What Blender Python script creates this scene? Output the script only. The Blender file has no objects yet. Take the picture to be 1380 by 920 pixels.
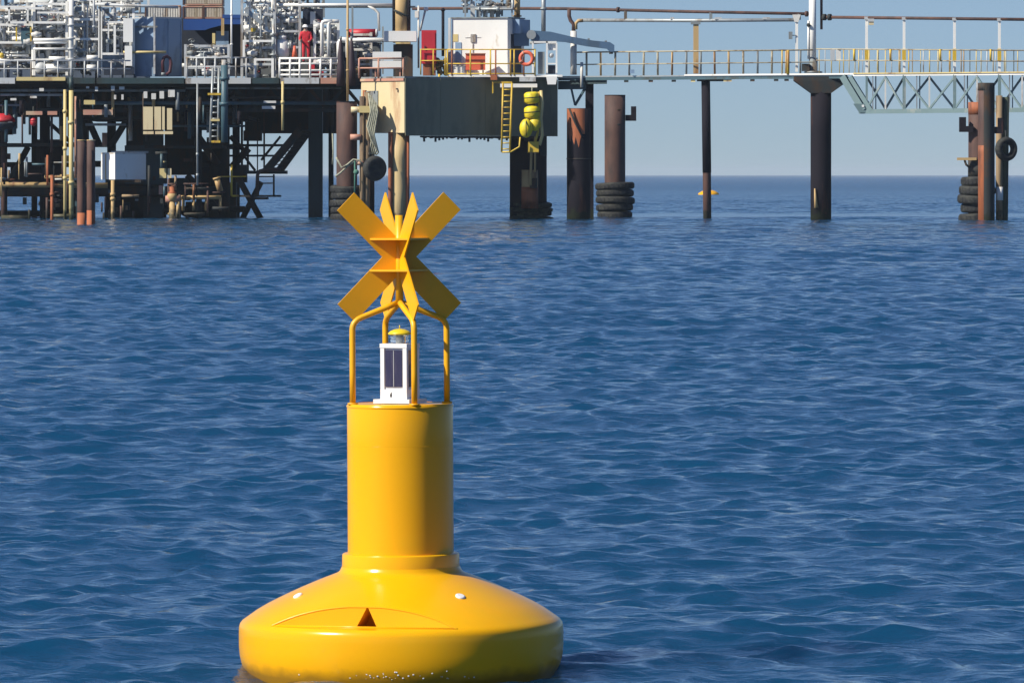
import bpy, bmesh, math, random
import numpy as np
from mathutils import Vector, Matrix

R = math.radians
# ------------------------------------------------------------------ camera
F = 8216.0            # focal length in photo pixels (photo 1380 wide)
HC = 2.14             # camera height above the sea
scene = bpy.context.scene
cam_d = bpy.data.cameras.new('camera')
cam = bpy.data.objects.new('camera', cam_d)
scene.collection.objects.link(cam)
cam.location = (0, 0, HC)
cam.rotation_euler = (R(90), 0, 0)
cam_d.sensor_width = 36.0
cam_d.lens = F / 1380 * 36
cam_d.shift_y = -225 / 1380
cam_d.clip_start = 0.5
cam_d.clip_end = 200000
scene.camera = cam

# ------------------------------------------------------------------ light
SUN_AZ, SUN_EL = 60.5, 40.0          # degrees left of the camera's back, height
SKY_LIFT, SKY_TINT = 0.036, (0.91, 0.98, 1.21)
world = bpy.data.worlds.new('World')
scene.world = world
world.use_nodes = True
wn = world.node_tree
wn.nodes.clear()
sky = wn.nodes.new('ShaderNodeTexSky')
sky.sky_type = 'NISHITA'
sky.sun_disc = False
sky.sun_elevation = R(SUN_EL)
sdir = Vector((-math.sin(R(SUN_AZ)) * math.cos(R(SUN_EL)), -math.cos(R(SUN_AZ)) * math.cos(R(SUN_EL)), math.sin(R(SUN_EL))))
sky.sun_rotation = math.atan2(sdir.x, sdir.y)
sky.altitude = 0
sky.air_density = 1.0
sky.dust_density = 0.1
sky.ozone_density = 5.0
bg = wn.nodes.new('ShaderNodeBackground')
bg.inputs['Strength'].default_value = 0.056
wo = wn.nodes.new('ShaderNodeOutputWorld')
# the clear blue low sky: the sky is looked up a few degrees higher than the line of sight
tcw = wn.nodes.new('ShaderNodeTexCoord')
vadd = wn.nodes.new('ShaderNodeVectorMath'); vadd.operation = 'ADD'; vadd.inputs[1].default_value = (0, 0, SKY_LIFT)
vnor = wn.nodes.new('ShaderNodeVectorMath'); vnor.operation = 'NORMALIZE'
wn.links.new(tcw.outputs['Generated'], vadd.inputs[0]); wn.links.new(vadd.outputs[0], vnor.inputs[0])
wn.links.new(vnor.outputs[0], sky.inputs['Vector'])
tint = wn.nodes.new('ShaderNodeMix'); tint.data_type = 'RGBA'; tint.blend_type = 'MULTIPLY'; tint.inputs[0].default_value = 1
tint.inputs[7].default_value = (*SKY_TINT, 1)
wn.links.new(sky.outputs[0], tint.inputs[6])
wn.links.new(tint.outputs[2], bg.inputs[0])
wn.links.new(bg.outputs[0], wo.inputs[0])
sun_d = bpy.data.lights.new('sun', 'SUN')
sun_d.energy = 5.0
sun_d.angle = R(0.53)
sun_d.color = (1.0, 0.93, 0.80)
sun = bpy.data.objects.new('sun', sun_d)
scene.collection.objects.link(sun)
sun.rotation_euler = (-sdir).to_track_quat('-Z', 'Y').to_euler()
sun.location = (-30, -30, 40)
scene.view_settings.view_transform = 'Standard'
scene.view_settings.look = 'None'
scene.view_settings.exposure = 0.42
scene.view_settings.gamma = 1

# ------------------------------------------------------------------ materials
def mat(name, col, rough=0.5, col2=None, amount=0.5, scale=3.0, stretch=1.0, bump=0.0, metal=0.0, spec=0.5, coat=0.0, sharp=0.12):
    """painted or bare surface; col2 comes through in blotches (rust, grime, wear)"""
    m = bpy.data.materials.new(name)
    m.use_nodes = True
    nt = m.node_tree
    b = nt.nodes['Principled BSDF']
    b.inputs['Roughness'].default_value = rough
    b.inputs['Metallic'].default_value = metal
    b.inputs['Specular IOR Level'].default_value = spec
    b.inputs['Coat Weight'].default_value = coat
    b.inputs['Coat Roughness'].default_value = 0.08
    tc = nt.nodes.new('ShaderNodeTexCoord')
    mp = nt.nodes.new('ShaderNodeMapping')
    mp.inputs['Scale'].default_value = (1, 1, 1.0 / stretch)
    nt.links.new(tc.outputs['Object'], mp.inputs[0])
    n = nt.nodes.new('ShaderNodeTexNoise')
    n.inputs['Scale'].default_value = scale
    n.inputs['Detail'].default_value = 7
    n.inputs['Roughness'].default_value = 0.65
    nt.links.new(mp.outputs[0], n.inputs['Vector'])
    # small tone variation everywhere
    n2 = nt.nodes.new('ShaderNodeTexNoise')
    n2.inputs['Scale'].default_value = scale * 0.45
    n2.inputs['Detail'].default_value = 4
    nt.links.new(mp.outputs[0], n2.inputs['Vector'])
    r2 = nt.nodes.new('ShaderNodeMapRange')
    r2.inputs[1].default_value = 0.3; r2.inputs[2].default_value = 0.7
    r2.inputs[3].default_value = 0.86; r2.inputs[4].default_value = 1.0
    nt.links.new(n2.outputs[0], r2.inputs[0])
    mul = nt.nodes.new('ShaderNodeMix'); mul.data_type = 'RGBA'; mul.blend_type = 'MULTIPLY'
    mul.inputs[0].default_value = 1.0
    mul.inputs[6].default_value = (*col, 1)
    nt.links.new(r2.outputs[0], mul.inputs[7])
    out = mul.outputs[2]
    if col2 is not None:
        rp = nt.nodes.new('ShaderNodeMapRange')
        c = 0.72 - 0.44 * amount
        rp.inputs[1].default_value = c - sharp * 0.5; rp.inputs[2].default_value = c + sharp * 0.5
        nt.links.new(n.outputs[0], rp.inputs[0])
        mx = nt.nodes.new('ShaderNodeMix'); mx.data_type = 'RGBA'
        nt.links.new(rp.outputs[0], mx.inputs[0])
        nt.links.new(out, mx.inputs[6])
        mx.inputs[7].default_value = (*col2, 1)
        out = mx.outputs[2]
    nt.links.new(out, b.inputs['Base Color'])
    if bump > 0:
        bp = nt.nodes.new('ShaderNodeBump')
        bp.inputs['Strength'].default_value = bump
        bp.inputs['Distance'].default_value = 0.02
        nt.links.new(n.outputs[0], bp.inputs['Height'])
        nt.links.new(bp.outputs[0], b.inputs['Normal'])
    return m

M = {}
RUST = (0.16, 0.06, 0.025)
M['white'] = mat('white paint', (0.82, 0.81, 0.77), 0.45, (0.5, 0.42, 0.30), 0.12, 1.2, 2)
M['offwhite'] = mat('weathered white paint', (0.66, 0.65, 0.61), 0.5, (0.28, 0.20, 0.13), 0.3, 1.6, 3)
M['palegrey'] = mat('pale grey paint', (0.50, 0.52, 0.53), 0.5, (0.2, 0.16, 0.12), 0.3, 1.8, 3)
M['grey'] = mat('grey paint', (0.22, 0.25, 0.26), 0.55, (0.12, 0.09, 0.06), 0.35, 1.5, 3)
M['galv'] = mat('galvanised steel', (0.34, 0.37, 0.38), 0.45, (0.2, 0.18, 0.16), 0.3, 2.0, 2, metal=0.3)
M['bluegrey'] = mat('blue grey paint', (0.23, 0.34, 0.49), 0.5, (0.12, 0.18, 0.26), 0.35, 0.8, 3)
M['tarp'] = mat('blue panel', (0.012, 0.06, 0.24), 0.5, (0.01, 0.04, 0.15), 0.3, 1.0, 2)
M['navy'] = mat('dark navy paint', (0.012, 0.02, 0.04), 0.6, (0.03, 0.03, 0.03), 0.3, 1, 2)
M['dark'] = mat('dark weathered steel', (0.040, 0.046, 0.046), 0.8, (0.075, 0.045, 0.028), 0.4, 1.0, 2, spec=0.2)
M['darkteal'] = mat('dark teal paint', (0.02, 0.045, 0.05), 0.55, (0.02, 0.025, 0.02), 0.35, 0.7, 3)
M['teal'] = mat('slate teal paint', (0.05, 0.11, 0.14), 0.5, (0.05, 0.06, 0.05), 0.3, 0.9, 3)
M['rustbrown'] = mat('rusted brown steel', (0.125, 0.06, 0.044), 0.75, (0.045, 0.026, 0.024), 0.5, 1.5, 3, bump=0.4, sharp=0.3)
M['rustdark'] = mat('black painted rusting steel', (0.014, 0.012, 0.018), 0.85, (0.10, 0.04, 0.024), 0.31, 0.7, 6, bump=0.3, spec=0.15)
M['rustorange'] = mat('orange rusted steel', (0.40, 0.12, 0.045), 0.75, (0.12, 0.045, 0.025), 0.36, 1.4, 4, bump=0.3, sharp=0.2)
M['rustpale'] = mat('pale paint worn to rust', (0.50, 0.34, 0.15), 0.65, (0.18, 0.07, 0.025), 0.34, 1.1, 5, bump=0.2)
M['cream'] = mat('cream paint', (0.66, 0.55, 0.33), 0.5, (0.40, 0.22, 0.12), 0.22, 0.6, 4)
M['salmon'] = mat('faded salmon primer', (0.48, 0.24, 0.17), 0.6, (0.5, 0.36, 0.24), 0.4, 0.8, 1)
M['red'] = mat('red paint', (0.50, 0.022, 0.035), 0.5, (0.22, 0.02, 0.02), 0.3, 0.8, 2)
M['orange'] = mat('orange red plastic', (0.72, 0.13, 0.06), 0.5, (0.55, 0.12, 0.06), 0.3, 1.5, 1)
M['yellow'] = mat('yellow safety paint', (0.62, 0.42, 0.04), 0.5, (0.30, 0.15, 0.04), 0.3, 2.0, 2)
M['paleyellow'] = mat('pale yellow pipe paint', (0.62, 0.50, 0.22), 0.5, (0.30, 0.18, 0.08), 0.3, 1.0, 5)
M['brightyellow'] = mat('bright yellow hose', (0.75, 0.60, 0.02), 0.5, (0.45, 0.33, 0.03), 0.3, 2.0, 1)
M['wood'] = mat('weathered timber', (0.30, 0.21, 0.12), 0.85, (0.09, 0.06, 0.04), 0.45, 2.0, 9, bump=0.4)
M['rope'] = mat('pale rope', (0.36, 0.36, 0.27), 0.9, (0.2, 0.2, 0.14), 0.4, 6, 1)
M['greenrope'] = mat('green rope', (0.06, 0.20, 0.15), 0.9, (0.10, 0.16, 0.12), 0.4, 6, 1)
M['railwarm'] = mat('weathered warm grey rail paint', (.42, .38, .27), .6, (.2, .14, .08), .4, 3, 1)
M['rubber'] = mat('weathered black rubber', (0.011, 0.012, 0.014), 0.8, (0.032, 0.033, 0.028), 0.45, 2.5, 0.5, bump=0.4)
M['weedy'] = mat('weed covered rubber', (0.022, 0.026, 0.016), 0.85, (0.06, 0.07, 0.035), 0.45, 4, 0.5, bump=0.6)
M['buoy'] = mat('glossy yellow buoy paint', (0.86, 0.415, 0.003), 0.22, (0.70, 0.40, 0.012), 0.12, 2.2, 3, spec=0.28, bump=0.06, coat=0.04, sharp=0.3)
M['topmark'] = mat('yellow topmark paint', (0.86, 0.415, 0.003), 0.42, (0.66, 0.36, 0.01), 0.15, 5, 1, sharp=0.3)
M['lampwhite'] = mat('white lantern casing', (0.80, 0.80, 0.80), 0.35, (0.6, 0.58, 0.54), 0.1, 8, 1)
M['panel'] = mat('solar cells', (0.035, 0.032, 0.075), 0.18, (0.05, 0.045, 0.085), 0.4, 20, 4)
M['lampcap'] = mat('yellow lantern cap', (0.75, 0.55, 0.02), 0.35)
M['black'] = mat('black rubber seal', (0.02, 0.02, 0.02), 0.6)
M['skin'] = mat('skin', (0.45, 0.27, 0.19), 0.6)
M['hivis'] = mat('red work clothes', (0.55, 0.015, 0.03), 0.75, (0.4, 0.01, 0.02), 0.3, 6, 1)
M['maroon'] = mat('dark maroon paint', (.035, .014, .02), .7, (.02, .015, .018), .4, 1, 2)
M['jib'] = mat('slate blue crane paint', (.075, .14, .23), .5, (.06, .10, .15), .3, 1, 2)
M['hull'] = mat('green grey hull shade side', (.235, .23, .15), .6, (.15, .15, .10), .4, .5, 3)  # darker than the cream body: shade of the right face put into colour
M['housing'] = mat('dull blue grey cladding', (.085, .115, .17), .6, (.06, .08, .11), .4, .6, 3)
M['housinggrey'] = mat('dull grey cladding', (.11, .12, .125), .6, (.06, .065, .06), .4, .6, 3)
M['legcream'] = mat('cream leg paint worn to rust', (.62, .47, .23), .6, (.26, .10, .035), .24, 1.0, 6, sharp=.2)
M['hat'] = mat('white hard hat', (0.8, 0.8, 0.8), 0.3)
M['signwhite'] = mat('white sign face', (0.62, 0.62, 0.6), 0.5)
g = bpy.data.materials.new('clear lens'); g.use_nodes = True
gb = g.node_tree.nodes['Principled BSDF']
gb.inputs['Base Color'].default_value = (0.92, 0.95, 0.95, 1); gb.inputs['Transmission Weight'].default_value = 0.9
gb.inputs['Roughness'].default_value = 0.08; gb.inputs['IOR'].default_value = 1.45
M['lens'] = g
# corrugated cladding
def corrugated(name, col):
    m = mat(name, col, 0.55, (col[0] * .6, col[1] * .55, col[2] * .45), 0.3, 0.8, 4)
    return m
M['corr'] = corrugated('cream corrugated steel', (0.60, 0.52, 0.40))

# buoy paint gets a brown waterline scum low on the float (object z is height above the sea)
def waterline_stain(m):
    nt = m.node_tree
    b = nt.nodes['Principled BSDF']
    src = b.inputs['Base Color'].links[0].from_socket
    tc = nt.nodes.new('ShaderNodeTexCoord')
    sep = nt.nodes.new('ShaderNodeSeparateXYZ')
    nt.links.new(tc.outputs['Object'], sep.inputs[0])
    n = nt.nodes.new('ShaderNodeTexNoise'); n.inputs['Scale'].default_value = 14; n.inputs['Detail'].default_value = 6
    nt.links.new(tc.outputs['Object'], n.inputs['Vector'])
    a = nt.nodes.new('ShaderNodeMath'); a.operation = 'MULTIPLY_ADD'
    a.inputs[1].default_value = 0.06; a.inputs[2].default_value = -0.03
    nt.links.new(n.outputs[0], a.inputs[0])
    s = nt.nodes.new('ShaderNodeMath'); s.operation = 'ADD'
    nt.links.new(sep.outputs[2], s.inputs[0]); nt.links.new(a.outputs[0], s.inputs[1])
    mr = nt.nodes.new('ShaderNodeMapRange')
    mr.inputs[1].default_value = 0.085; mr.inputs[2].default_value = 0.035
    mr.inputs[3].default_value = 0; mr.inputs[4].default_value = 0.6
    nt.links.new(s.outputs[0], mr.inputs[0])
    mx = nt.nodes.new('ShaderNodeMix'); mx.data_type = 'RGBA'
    nt.links.new(mr.outputs[0], mx.inputs[0]); nt.links.new(src, mx.inputs[6])
    mx.inputs[7].default_value = (0.10, 0.06, 0.015, 1)
    nt.links.new(mx.outputs[2], b.inputs['Base Color'])
# weed and slime left by the tide on everything standing in the sea
def tide_band(m, top=0.55):
    nt = m.node_tree; b = nt.nodes['Principled BSDF']
    src = b.inputs['Base Color'].links[0].from_socket
    ge = nt.nodes.new('ShaderNodeNewGeometry')
    sep = nt.nodes.new('ShaderNodeSeparateXYZ'); nt.links.new(ge.outputs['Position'], sep.inputs[0])
    n = nt.nodes.new('ShaderNodeTexNoise'); n.inputs['Scale'].default_value = 3.5; n.inputs['Detail'].default_value = 6
    nt.links.new(ge.outputs['Position'], n.inputs['Vector'])
    a = nt.nodes.new('ShaderNodeMath'); a.operation = 'MULTIPLY_ADD'; a.inputs[1].default_value = -1.3
    nt.links.new(n.outputs[0], a.inputs[0]); nt.links.new(sep.outputs[2], a.inputs[2])
    mr = nt.nodes.new('ShaderNodeMapRange')
    mr.inputs[1].default_value = top - 0.65; mr.inputs[2].default_value = top - 0.95; mr.inputs[3].default_value = 0; mr.inputs[4].default_value = 0.9
    nt.links.new(a.outputs[0], mr.inputs[0])
    mx = nt.nodes.new('ShaderNodeMix'); mx.data_type = 'RGBA'
    nt.links.new(mr.outputs[0], mx.inputs[0]); nt.links.new(src, mx.inputs[6]); mx.inputs[7].default_value = (0.018, 0.024, 0.013, 1)
    nt.links.new(mx.outputs[2], b.inputs['Base Color'])
for k in ('rustbrown', 'rustdark', 'legcream', 'wood', 'rustpale', 'dark', 'paleyellow'): tide_band(M[k])
M['float'] = mat('glossy yellow float paint', (0.86, 0.415, 0.003), 0.22, (0.72, 0.42, 0.012), 0.12, 2.2, 2, spec=0.28, bump=0.06, coat=0.04, sharp=0.3)
waterline_stain(M['float'])

# ------------------------------------------------------------------ mesh helpers
def V(px, py, D):
    return Vector(((px - 690) * D / F, D, HC - (py - 235) * D / F))
def mpp(D):
    return D / F          # metres per photo pixel at distance D

class MB:
    def __init__(self):
        self.v, self.f, self.s = [], [], []
    def add(self, vs, fs, smooth=False):
        o = len(self.v)
        self.v += [tuple(p) for p in vs]
        self.f += [tuple(i + o for i in f) for f in fs]
        self.s += [smooth] * len(fs)
        return self
    def hexa(self, c):
        return self.add(c, [(0, 3, 2, 1), (4, 5, 6, 7), (0, 1, 5, 4), (1, 2, 6, 5), (2, 3, 7, 6), (3, 0, 4, 7)])
    def box(self, x0, x1, y0, y1, z0, z1):
        return self.hexa([(x0, y0, z0), (x1, y0, z0), (x1, y1, z0), (x0, y1, z0), (x0, y0, z1), (x1, y0, z1), (x1, y1, z1), (x0, y1, z1)])
    def pbox(self, px0, py0, px1, py1, D, depth):
        a, b = V(px0, py1, D), V(px1, py0, D)
        return self.box(a.x, b.x, D, D + depth, a.z, b.z)
    def obox(self, c, sx, sy, z0, z1, ang=0):
        ca, sa = math.cos(ang), math.sin(ang)
        q = []
        for z in (z0, z1):
            for x, y in ((-sx / 2, -sy / 2), (sx / 2, -sy / 2), (sx / 2, sy / 2), (-sx / 2, sy / 2)):
                q.append((c[0] + x * ca - y * sa, c[1] + x * sa + y * ca, z))
        return self.hexa(q)
    def beam(self, p0, p1, w, h=None):
        h = h or w
        p0, p1 = Vector(p0), Vector(p1)
        d = (p1 - p0).normalized()
        up = Vector((0, 0, 1)) if abs(d.z) < 0.95 else Vector((0, 1, 0))
        s = d.cross(up).normalized(); u = s.cross(d).normalized()
        q = []
        for p in (p0, p1):
            for a, b in ((-1, -1), (1, -1), (1, 1), (-1, 1)):
                q.append(p + s * a * w / 2 + u * b * h / 2)
        return self.hexa(q)
    def tube(self, pts, r, seg=10, caps=True):
        pts = [Vector(p) for p in pts]
        n = len(pts)
        rs = r if isinstance(r, (list, tuple)) else [r] * n
        vs = []
        d0 = (pts[1] - pts[0]).normalized()
        up = Vector((0, 0, 1)) if abs(d0.z) < 0.9 else Vector((0, 1, 0))
        s = d0.cross(up).normalized()
        for i, p in enumerate(pts):
            d = (pts[min(i + 1, n - 1)] - pts[max(i - 1, 0)]).normalized()
            s = (s - d * s.dot(d)).normalized()
            u = d.cross(s)
            for k in range(seg):
                a = 2 * math.pi * k / seg
                vs.append(p + s * math.cos(a) * rs[i] + u * math.sin(a) * rs[i])
        fs = []
        for i in range(n - 1):
            for k in range(seg):
                k2 = (k + 1) % seg
                fs.append((i * seg + k, i * seg + k2, (i + 1) * seg + k2, (i + 1) * seg + k))
        self.add(vs, fs, True)
        if caps:
            o = len(self.v) - len(vs)
            self.f += [tuple(o + k for k in reversed(range(seg))), tuple(o + (n - 1) * seg + k for k in range(seg))]
            self.s += [False, False]
        return self
    def cyl(self, p0, p1, r, seg=16):
        return self.tube([p0, p1], r, seg)
    def lathe(self, c, prof, seg=32, caps=True):
        vs, fs = [], []
        n = len(prof)
        for r, z in prof:
            for k in range(seg):
                a = 2 * math.pi * k / seg
                vs.append((c[0] + r * math.cos(a), c[1] + r * math.sin(a), c[2] + z))
        for i in range(n - 1):
            for k in range(seg):
                k2 = (k + 1) % seg
                fs.append((i * seg + k, i * seg + k2, (i + 1) * seg + k2, (i + 1) * seg + k))
        self.add(vs, fs, True)
        if caps:
            o = len(self.v) - len(vs)
            self.f += [tuple(o + k for k in reversed(range(seg))), tuple(o + (n - 1) * seg + k for k in range(seg))]
            self.s += [False, False]
        return self
    def ball(self, c, r, sx=1, sy=1, sz=1, seg=14, rings=8):
        vs, fs = [], []
        for i in range(1, rings):
            t = math.pi * i / rings
            for k in range(seg):
                a = 2 * math.pi * k / seg
                vs.append((c[0] + r * sx * math.sin(t) * math.cos(a), c[1] + r * sy * math.sin(t) * math.sin(a), c[2] - r * sz * math.cos(t)))
        b, tpt = len(vs), len(vs) + 1
        vs += [(c[0], c[1], c[2] - r * sz), (c[0], c[1], c[2] + r * sz)]
        for i in range(rings - 2):
            for k in range(seg):
                k2 = (k + 1) % seg
                fs.append((i * seg + k, i * seg + k2, (i + 1) * seg + k2, (i + 1) * seg + k))
        for k in range(seg):
            k2 = (k + 1) % seg
            fs.append((b, k2, k)); fs.append((tpt, (rings - 2) * seg + k, (rings - 2) * seg + k2))
        return self.add(vs, fs, True)
    def torus(self, c, axis, Rr, r, seg=24, sec=10, squash=1.0):
        axis = Vector(axis).normalized()
        up = Vector((0, 0, 1)) if abs(axis.z) < 0.9 else Vector((1, 0, 0))
        s = axis.cross(up).normalized(); u = axis.cross(s)
        vs, fs = [], []
        c = Vector(c)
        for i in range(seg):
            a = 2 * math.pi * i / seg
            e = s * math.cos(a) + u * math.sin(a)
            for k in range(sec):
                b = 2 * math.pi * k / sec
                vs.append(c + e * (Rr + r * math.cos(b)) + axis * r * squash * math.sin(b))
        for i in range(seg):
            for k in range(sec):
                i2, k2 = (i + 1) % seg, (k + 1) % sec
                fs.append((i * sec + k, i2 * sec + k, i2 * sec + k2, i * sec + k2))
        return self.add(vs, fs, True)
    def prism(self, poly, D, depth):
        """polygon given as photo pixels at distance D, extruded away by depth"""
        n = len(poly)
        a = [V(x, y, D) for x, y in poly]
        b = [p + Vector((0, depth, 0)) for p in a]
        fs = [tuple(range(n)), tuple(reversed(range(n, 2 * n)))]
        fs += [(i, i + n, (i + 1) % n + n, (i + 1) % n) for i in range(n)]
        return self.add(a + b, fs)

def link_mesh(name, mb, material, offset=(0, 0, 0)):
    me = bpy.data.meshes.new(name)
    o = Vector(offset)
    me.from_pydata([tuple(Vector(p) - o) for p in mb.v], [], mb.f)
    me.polygons.foreach_set('use_smooth', mb.s)
    me.update()
    bm = bmesh.new(); bm.from_mesh(me)
    bmesh.ops.recalc_face_normals(bm, faces=bm.faces)
    bm.to_mesh(me); bm.free()
    me.materials.append(material)
    ob = bpy.data.objects.new(name, me)
    scene.collection.objects.link(ob)
    return ob

class Thing:
    def __init__(self, name, label, cat, group=None):
        self.name, self.label, self.cat, self.group, self.parts = name, label, cat, group, []
    def part(self, name, mb, material, sub_of=None, label=None):
        self.parts.append((name, mb, material, sub_of, label))
        return len(self.parts) - 1
    def done(self):
        allv = [p for q in self.parts for p in q[1].v]
        xs, ys, zs = zip(*allv)
        base = Vector(((min(xs) + max(xs)) / 2, (min(ys) + max(ys)) / 2, min(zs)))
        if len(self.parts) == 1:
            root = link_mesh(self.name, self.parts[0][1], self.parts[0][2], base)
            root.location = base
            obs = [root]
        else:
            root = bpy.data.objects.new(self.name, None)
            scene.collection.objects.link(root)
            root.location = base
            root.empty_display_size = 0.3
            obs = []
            for n, mb, m, sub, lab in self.parts:
                ob = link_mesh(n, mb, m, base)
                ob.parent = root if sub is None else obs[sub]
                if lab: ob['label'] = lab
                obs.append(ob)
        root['label'] = self.label; root['category'] = self.cat
        if self.group: root['group'] = self.group
        self.root, self.obs = root, obs
        return root

def one(name, label, cat, mb, material, group=None):
    t = Thing(name, label, cat, group)
    t.part(name, mb, material)
    return t.done()

# ------------------------------------------------------------------ the sea
FAR_SLOPE = 1.5
def build_sea():
    rng = np.random.default_rng(11)
    CY = -22.0                       # centre of the polar sheet, behind the camera
    rows = [0.5, 6, 14, 24, 34, 40]
    r = 44.0
    while r < 11000:
        rows.append(r)
        d = r + CY
        if d < 420: st = 0.030 * (d / 25.0)
        else: st = 0.5 * (d / 420.0) ** 3
        r += st
    rows.append(12500.0)
    rows = np.array(rows, dtype=np.float32)
    half = R(8.5)
    inner = np.linspace(-half, half, 1001)
    outer = np.linspace(half, 2 * math.pi - half, 62)[1:-1]
    ang = np.concatenate([inner, outer]).astype(np.float32)
    nr, nc = len(rows), len(ang)
    A, RR = np.meshgrid(ang, rows)
    x = (RR * np.sin(A)).astype(np.float32)
    y = (CY + RR * np.cos(A)).astype(np.float32)
    row_step = np.gradient(rows)
    # fade where the sheet is too coarse to carry waves
    fa = np.clip((R(8.4) - np.abs(A)) / R(1.0), 0, 1)
    fr = np.clip((rows - 40) / 3.0, 0, 1)[:, None]
    dist = rows + CY
    # glassier current line just beyond the pilings
    slick = 1 - 0.8 * np.exp(-((dist - 313) / 15.0) ** 4)
    gust = 1 + 0.7 * np.clip((dist - 40) / 110, 0, 1)
    amp_mask = (fa * fr * (slick * gust)[:, None]).astype(np.float32)
    z = np.zeros_like(x); dx = np.zeros_like(x); dy = np.zeros_like(x)
    N = 130
    lam = np.exp(rng.uniform(np.log(0.13), np.log(7.0), N))
    for i in range(N):
        L = lam[i]
        k = 2 * math.pi / L
        th = rng.normal(R(-78), R(46)) if L < 2.5 else rng.normal(R(-80), R(30))
        # slope spectrum: most energy near 0.4 .. 1.6 m
        slope = 0.040 * math.exp(-((math.log(L) - math.log(0.46)) / 0.85) ** 2) + (0.012 if L < 0.4 else 0.0065)
        a = slope / k
        lod = np.clip((L / (row_step * 2.4)) - 1.0, 0, 1).astype(np.float32)[:, None]
        if lod.max() <= 0: continue
        kx, ky = k * math.cos(th), k * math.sin(th)
        ph = kx * x + ky * y + rng.uniform(0, 2 * math.pi)
        # gusty patches modulate the short waves
        w = a * lod
        if L < 1.6:
            g1 = 0.25 + 1.25 * (0.5 + 0.5 * np.sin(x * (0.5 + .1 * (i % 7)) + y * 0.16 + i) * np.sin(y * (0.10 + .02 * (i % 5)) - x * 0.31 + 1.7 * i)) ** 2
            w = w * g1.astype(np.float32)
        c = np.cos(ph); s = np.sin(ph)
        z += w * c
        dx -= w * 1.35 * math.cos(th) * s
        dy -= w * 1.35 * math.sin(th) * s
    co = np.empty((nr * nc, 3), dtype=np.float32)
    co[:, 0] = (x + dx * amp_mask).ravel()
    co[:, 1] = (y + dy * amp_mask).ravel()
    co[:, 2] = (z * amp_mask).ravel()
    i0 = (np.arange(nr - 1)[:, None] * nc + np.arange(nc)[None, :])
    j1 = np.roll(np.arange(nc), -1)
    i1 = (np.arange(nr - 1)[:, None] * nc + j1[None, :])
    quads = np.stack([i0, i0 + nc, i1 + nc, i1], axis=-1).reshape(-1, 4).astype(np.int32)
    me = bpy.data.meshes.new('sea')
    me.vertices.add(nr * nc); me.vertices.foreach_set('co', co.ravel())
    nq = len(quads)
    me.loops.add(nq * 4); me.loops.foreach_set('vertex_index', quads.ravel())
    me.polygons.add(nq)
    me.polygons.foreach_set('loop_start', np.arange(0, nq * 4, 4, dtype=np.int32))
    me.polygons.foreach_set('loop_total', np.full(nq, 4, dtype=np.int32))
    me.polygons.foreach_set('use_smooth', np.ones(nq, dtype=bool))
    me.update(calc_edges=True)
    m = bpy.data.materials.new('sea water'); m.use_nodes = True
    nt = m.node_tree; b = nt.nodes['Principled BSDF']
    b.inputs['Base Color'].default_value = (0.004, 0.046, 0.108, 1)
    b.inputs['Roughness'].default_value = 0.06
    b.inputs['IOR'].default_value = 1.45
    b.inputs['Subsurface Weight'].default_value = 1.0
    b.inputs['Subsurface Radius'].default_value = (1.0, 1.0, 1.0)
    b.inputs['Subsurface Scale'].default_value = 1.2
    b.subsurface_method = 'BURLEY'
    tc = nt.nodes.new('ShaderNodeTexCoord')
    mp = nt.nodes.new('ShaderNodeMapping'); mp.inputs['Scale'].default_value = (0.8, 1.0, 1.0)
    nt.links.new(tc.outputs['Object'], mp.inputs[0])
    n1 = nt.nodes.new('ShaderNodeTexNoise'); n1.inputs['Scale'].default_value = 12; n1.inputs['Detail'].default_value = 4
    n2 = nt.nodes.new('ShaderNodeTexNoise'); n2.inputs['Scale'].default_value = 4.0; n2.inputs['Detail'].default_value = 4
    nt.links.new(mp.outputs[0], n1.inputs['Vector']); nt.links.new(mp.outputs[0], n2.inputs['Vector'])
    b1 = nt.nodes.new('ShaderNodeBump'); b1.inputs['Strength'].default_value = 0.8; b1.inputs['Distance'].default_value = 0.02
    nt.links.new(n1.outputs[0], b1.inputs['Height'])
    # beyond the modelled waves the chop is carried by bump alone
    sep = nt.nodes.new('ShaderNodeSeparateXYZ'); nt.links.new(tc.outputs['Object'], sep.inputs[0])
    mr = nt.nodes.new('ShaderNodeMapRange')
    mr.inputs[1].default_value = 120; mr.inputs[2].default_value = 500; mr.inputs[3].default_value = 0.42; mr.inputs[4].default_value = 1.0
    nt.links.new(sep.outputs[1], mr.inputs[0])
    rr = nt.nodes.new('ShaderNodeMapRange')
    rr.inputs[1].default_value = 150; rr.inputs[2].default_value = 900; rr.inputs[3].default_value = 0.07; rr.inputs[4].default_value = 0.22
    nt.links.new(sep.outputs[1], rr.inputs[0]); nt.links.new(rr.outputs[0], b.inputs['Roughness'])
    # far chop: facets finer than a pixel, taken straight from a noise field as slopes
    sub = nt.nodes.new('ShaderNodeVectorMath'); sub.operation = 'SUBTRACT'; sub.inputs[1].default_value = (.5, .5, .5)
    nt.links.new(n2.outputs['Color'], sub.inputs[0])
    sc = nt.nodes.new('ShaderNodeVectorMath'); sc.operation = 'MULTIPLY'; sc.inputs[1].default_value = (FAR_SLOPE, FAR_SLOPE, 0)
    nt.links.new(sub.outputs[0], sc.inputs[0])
    sm = nt.nodes.new('ShaderNodeVectorMath'); sm.operation = 'SCALE'
    nt.links.new(sc.outputs[0], sm.inputs[0])
    # a band of smoother water, a current line, lies just beyond the piles
    s1 = nt.nodes.new('ShaderNodeMapRange'); s1.interpolation_type = 'SMOOTHSTEP'
    s1.inputs[1].default_value = 292; s1.inputs[2].default_value = 306; s1.inputs[3].default_value = 0; s1.inputs[4].default_value = 1
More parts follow.
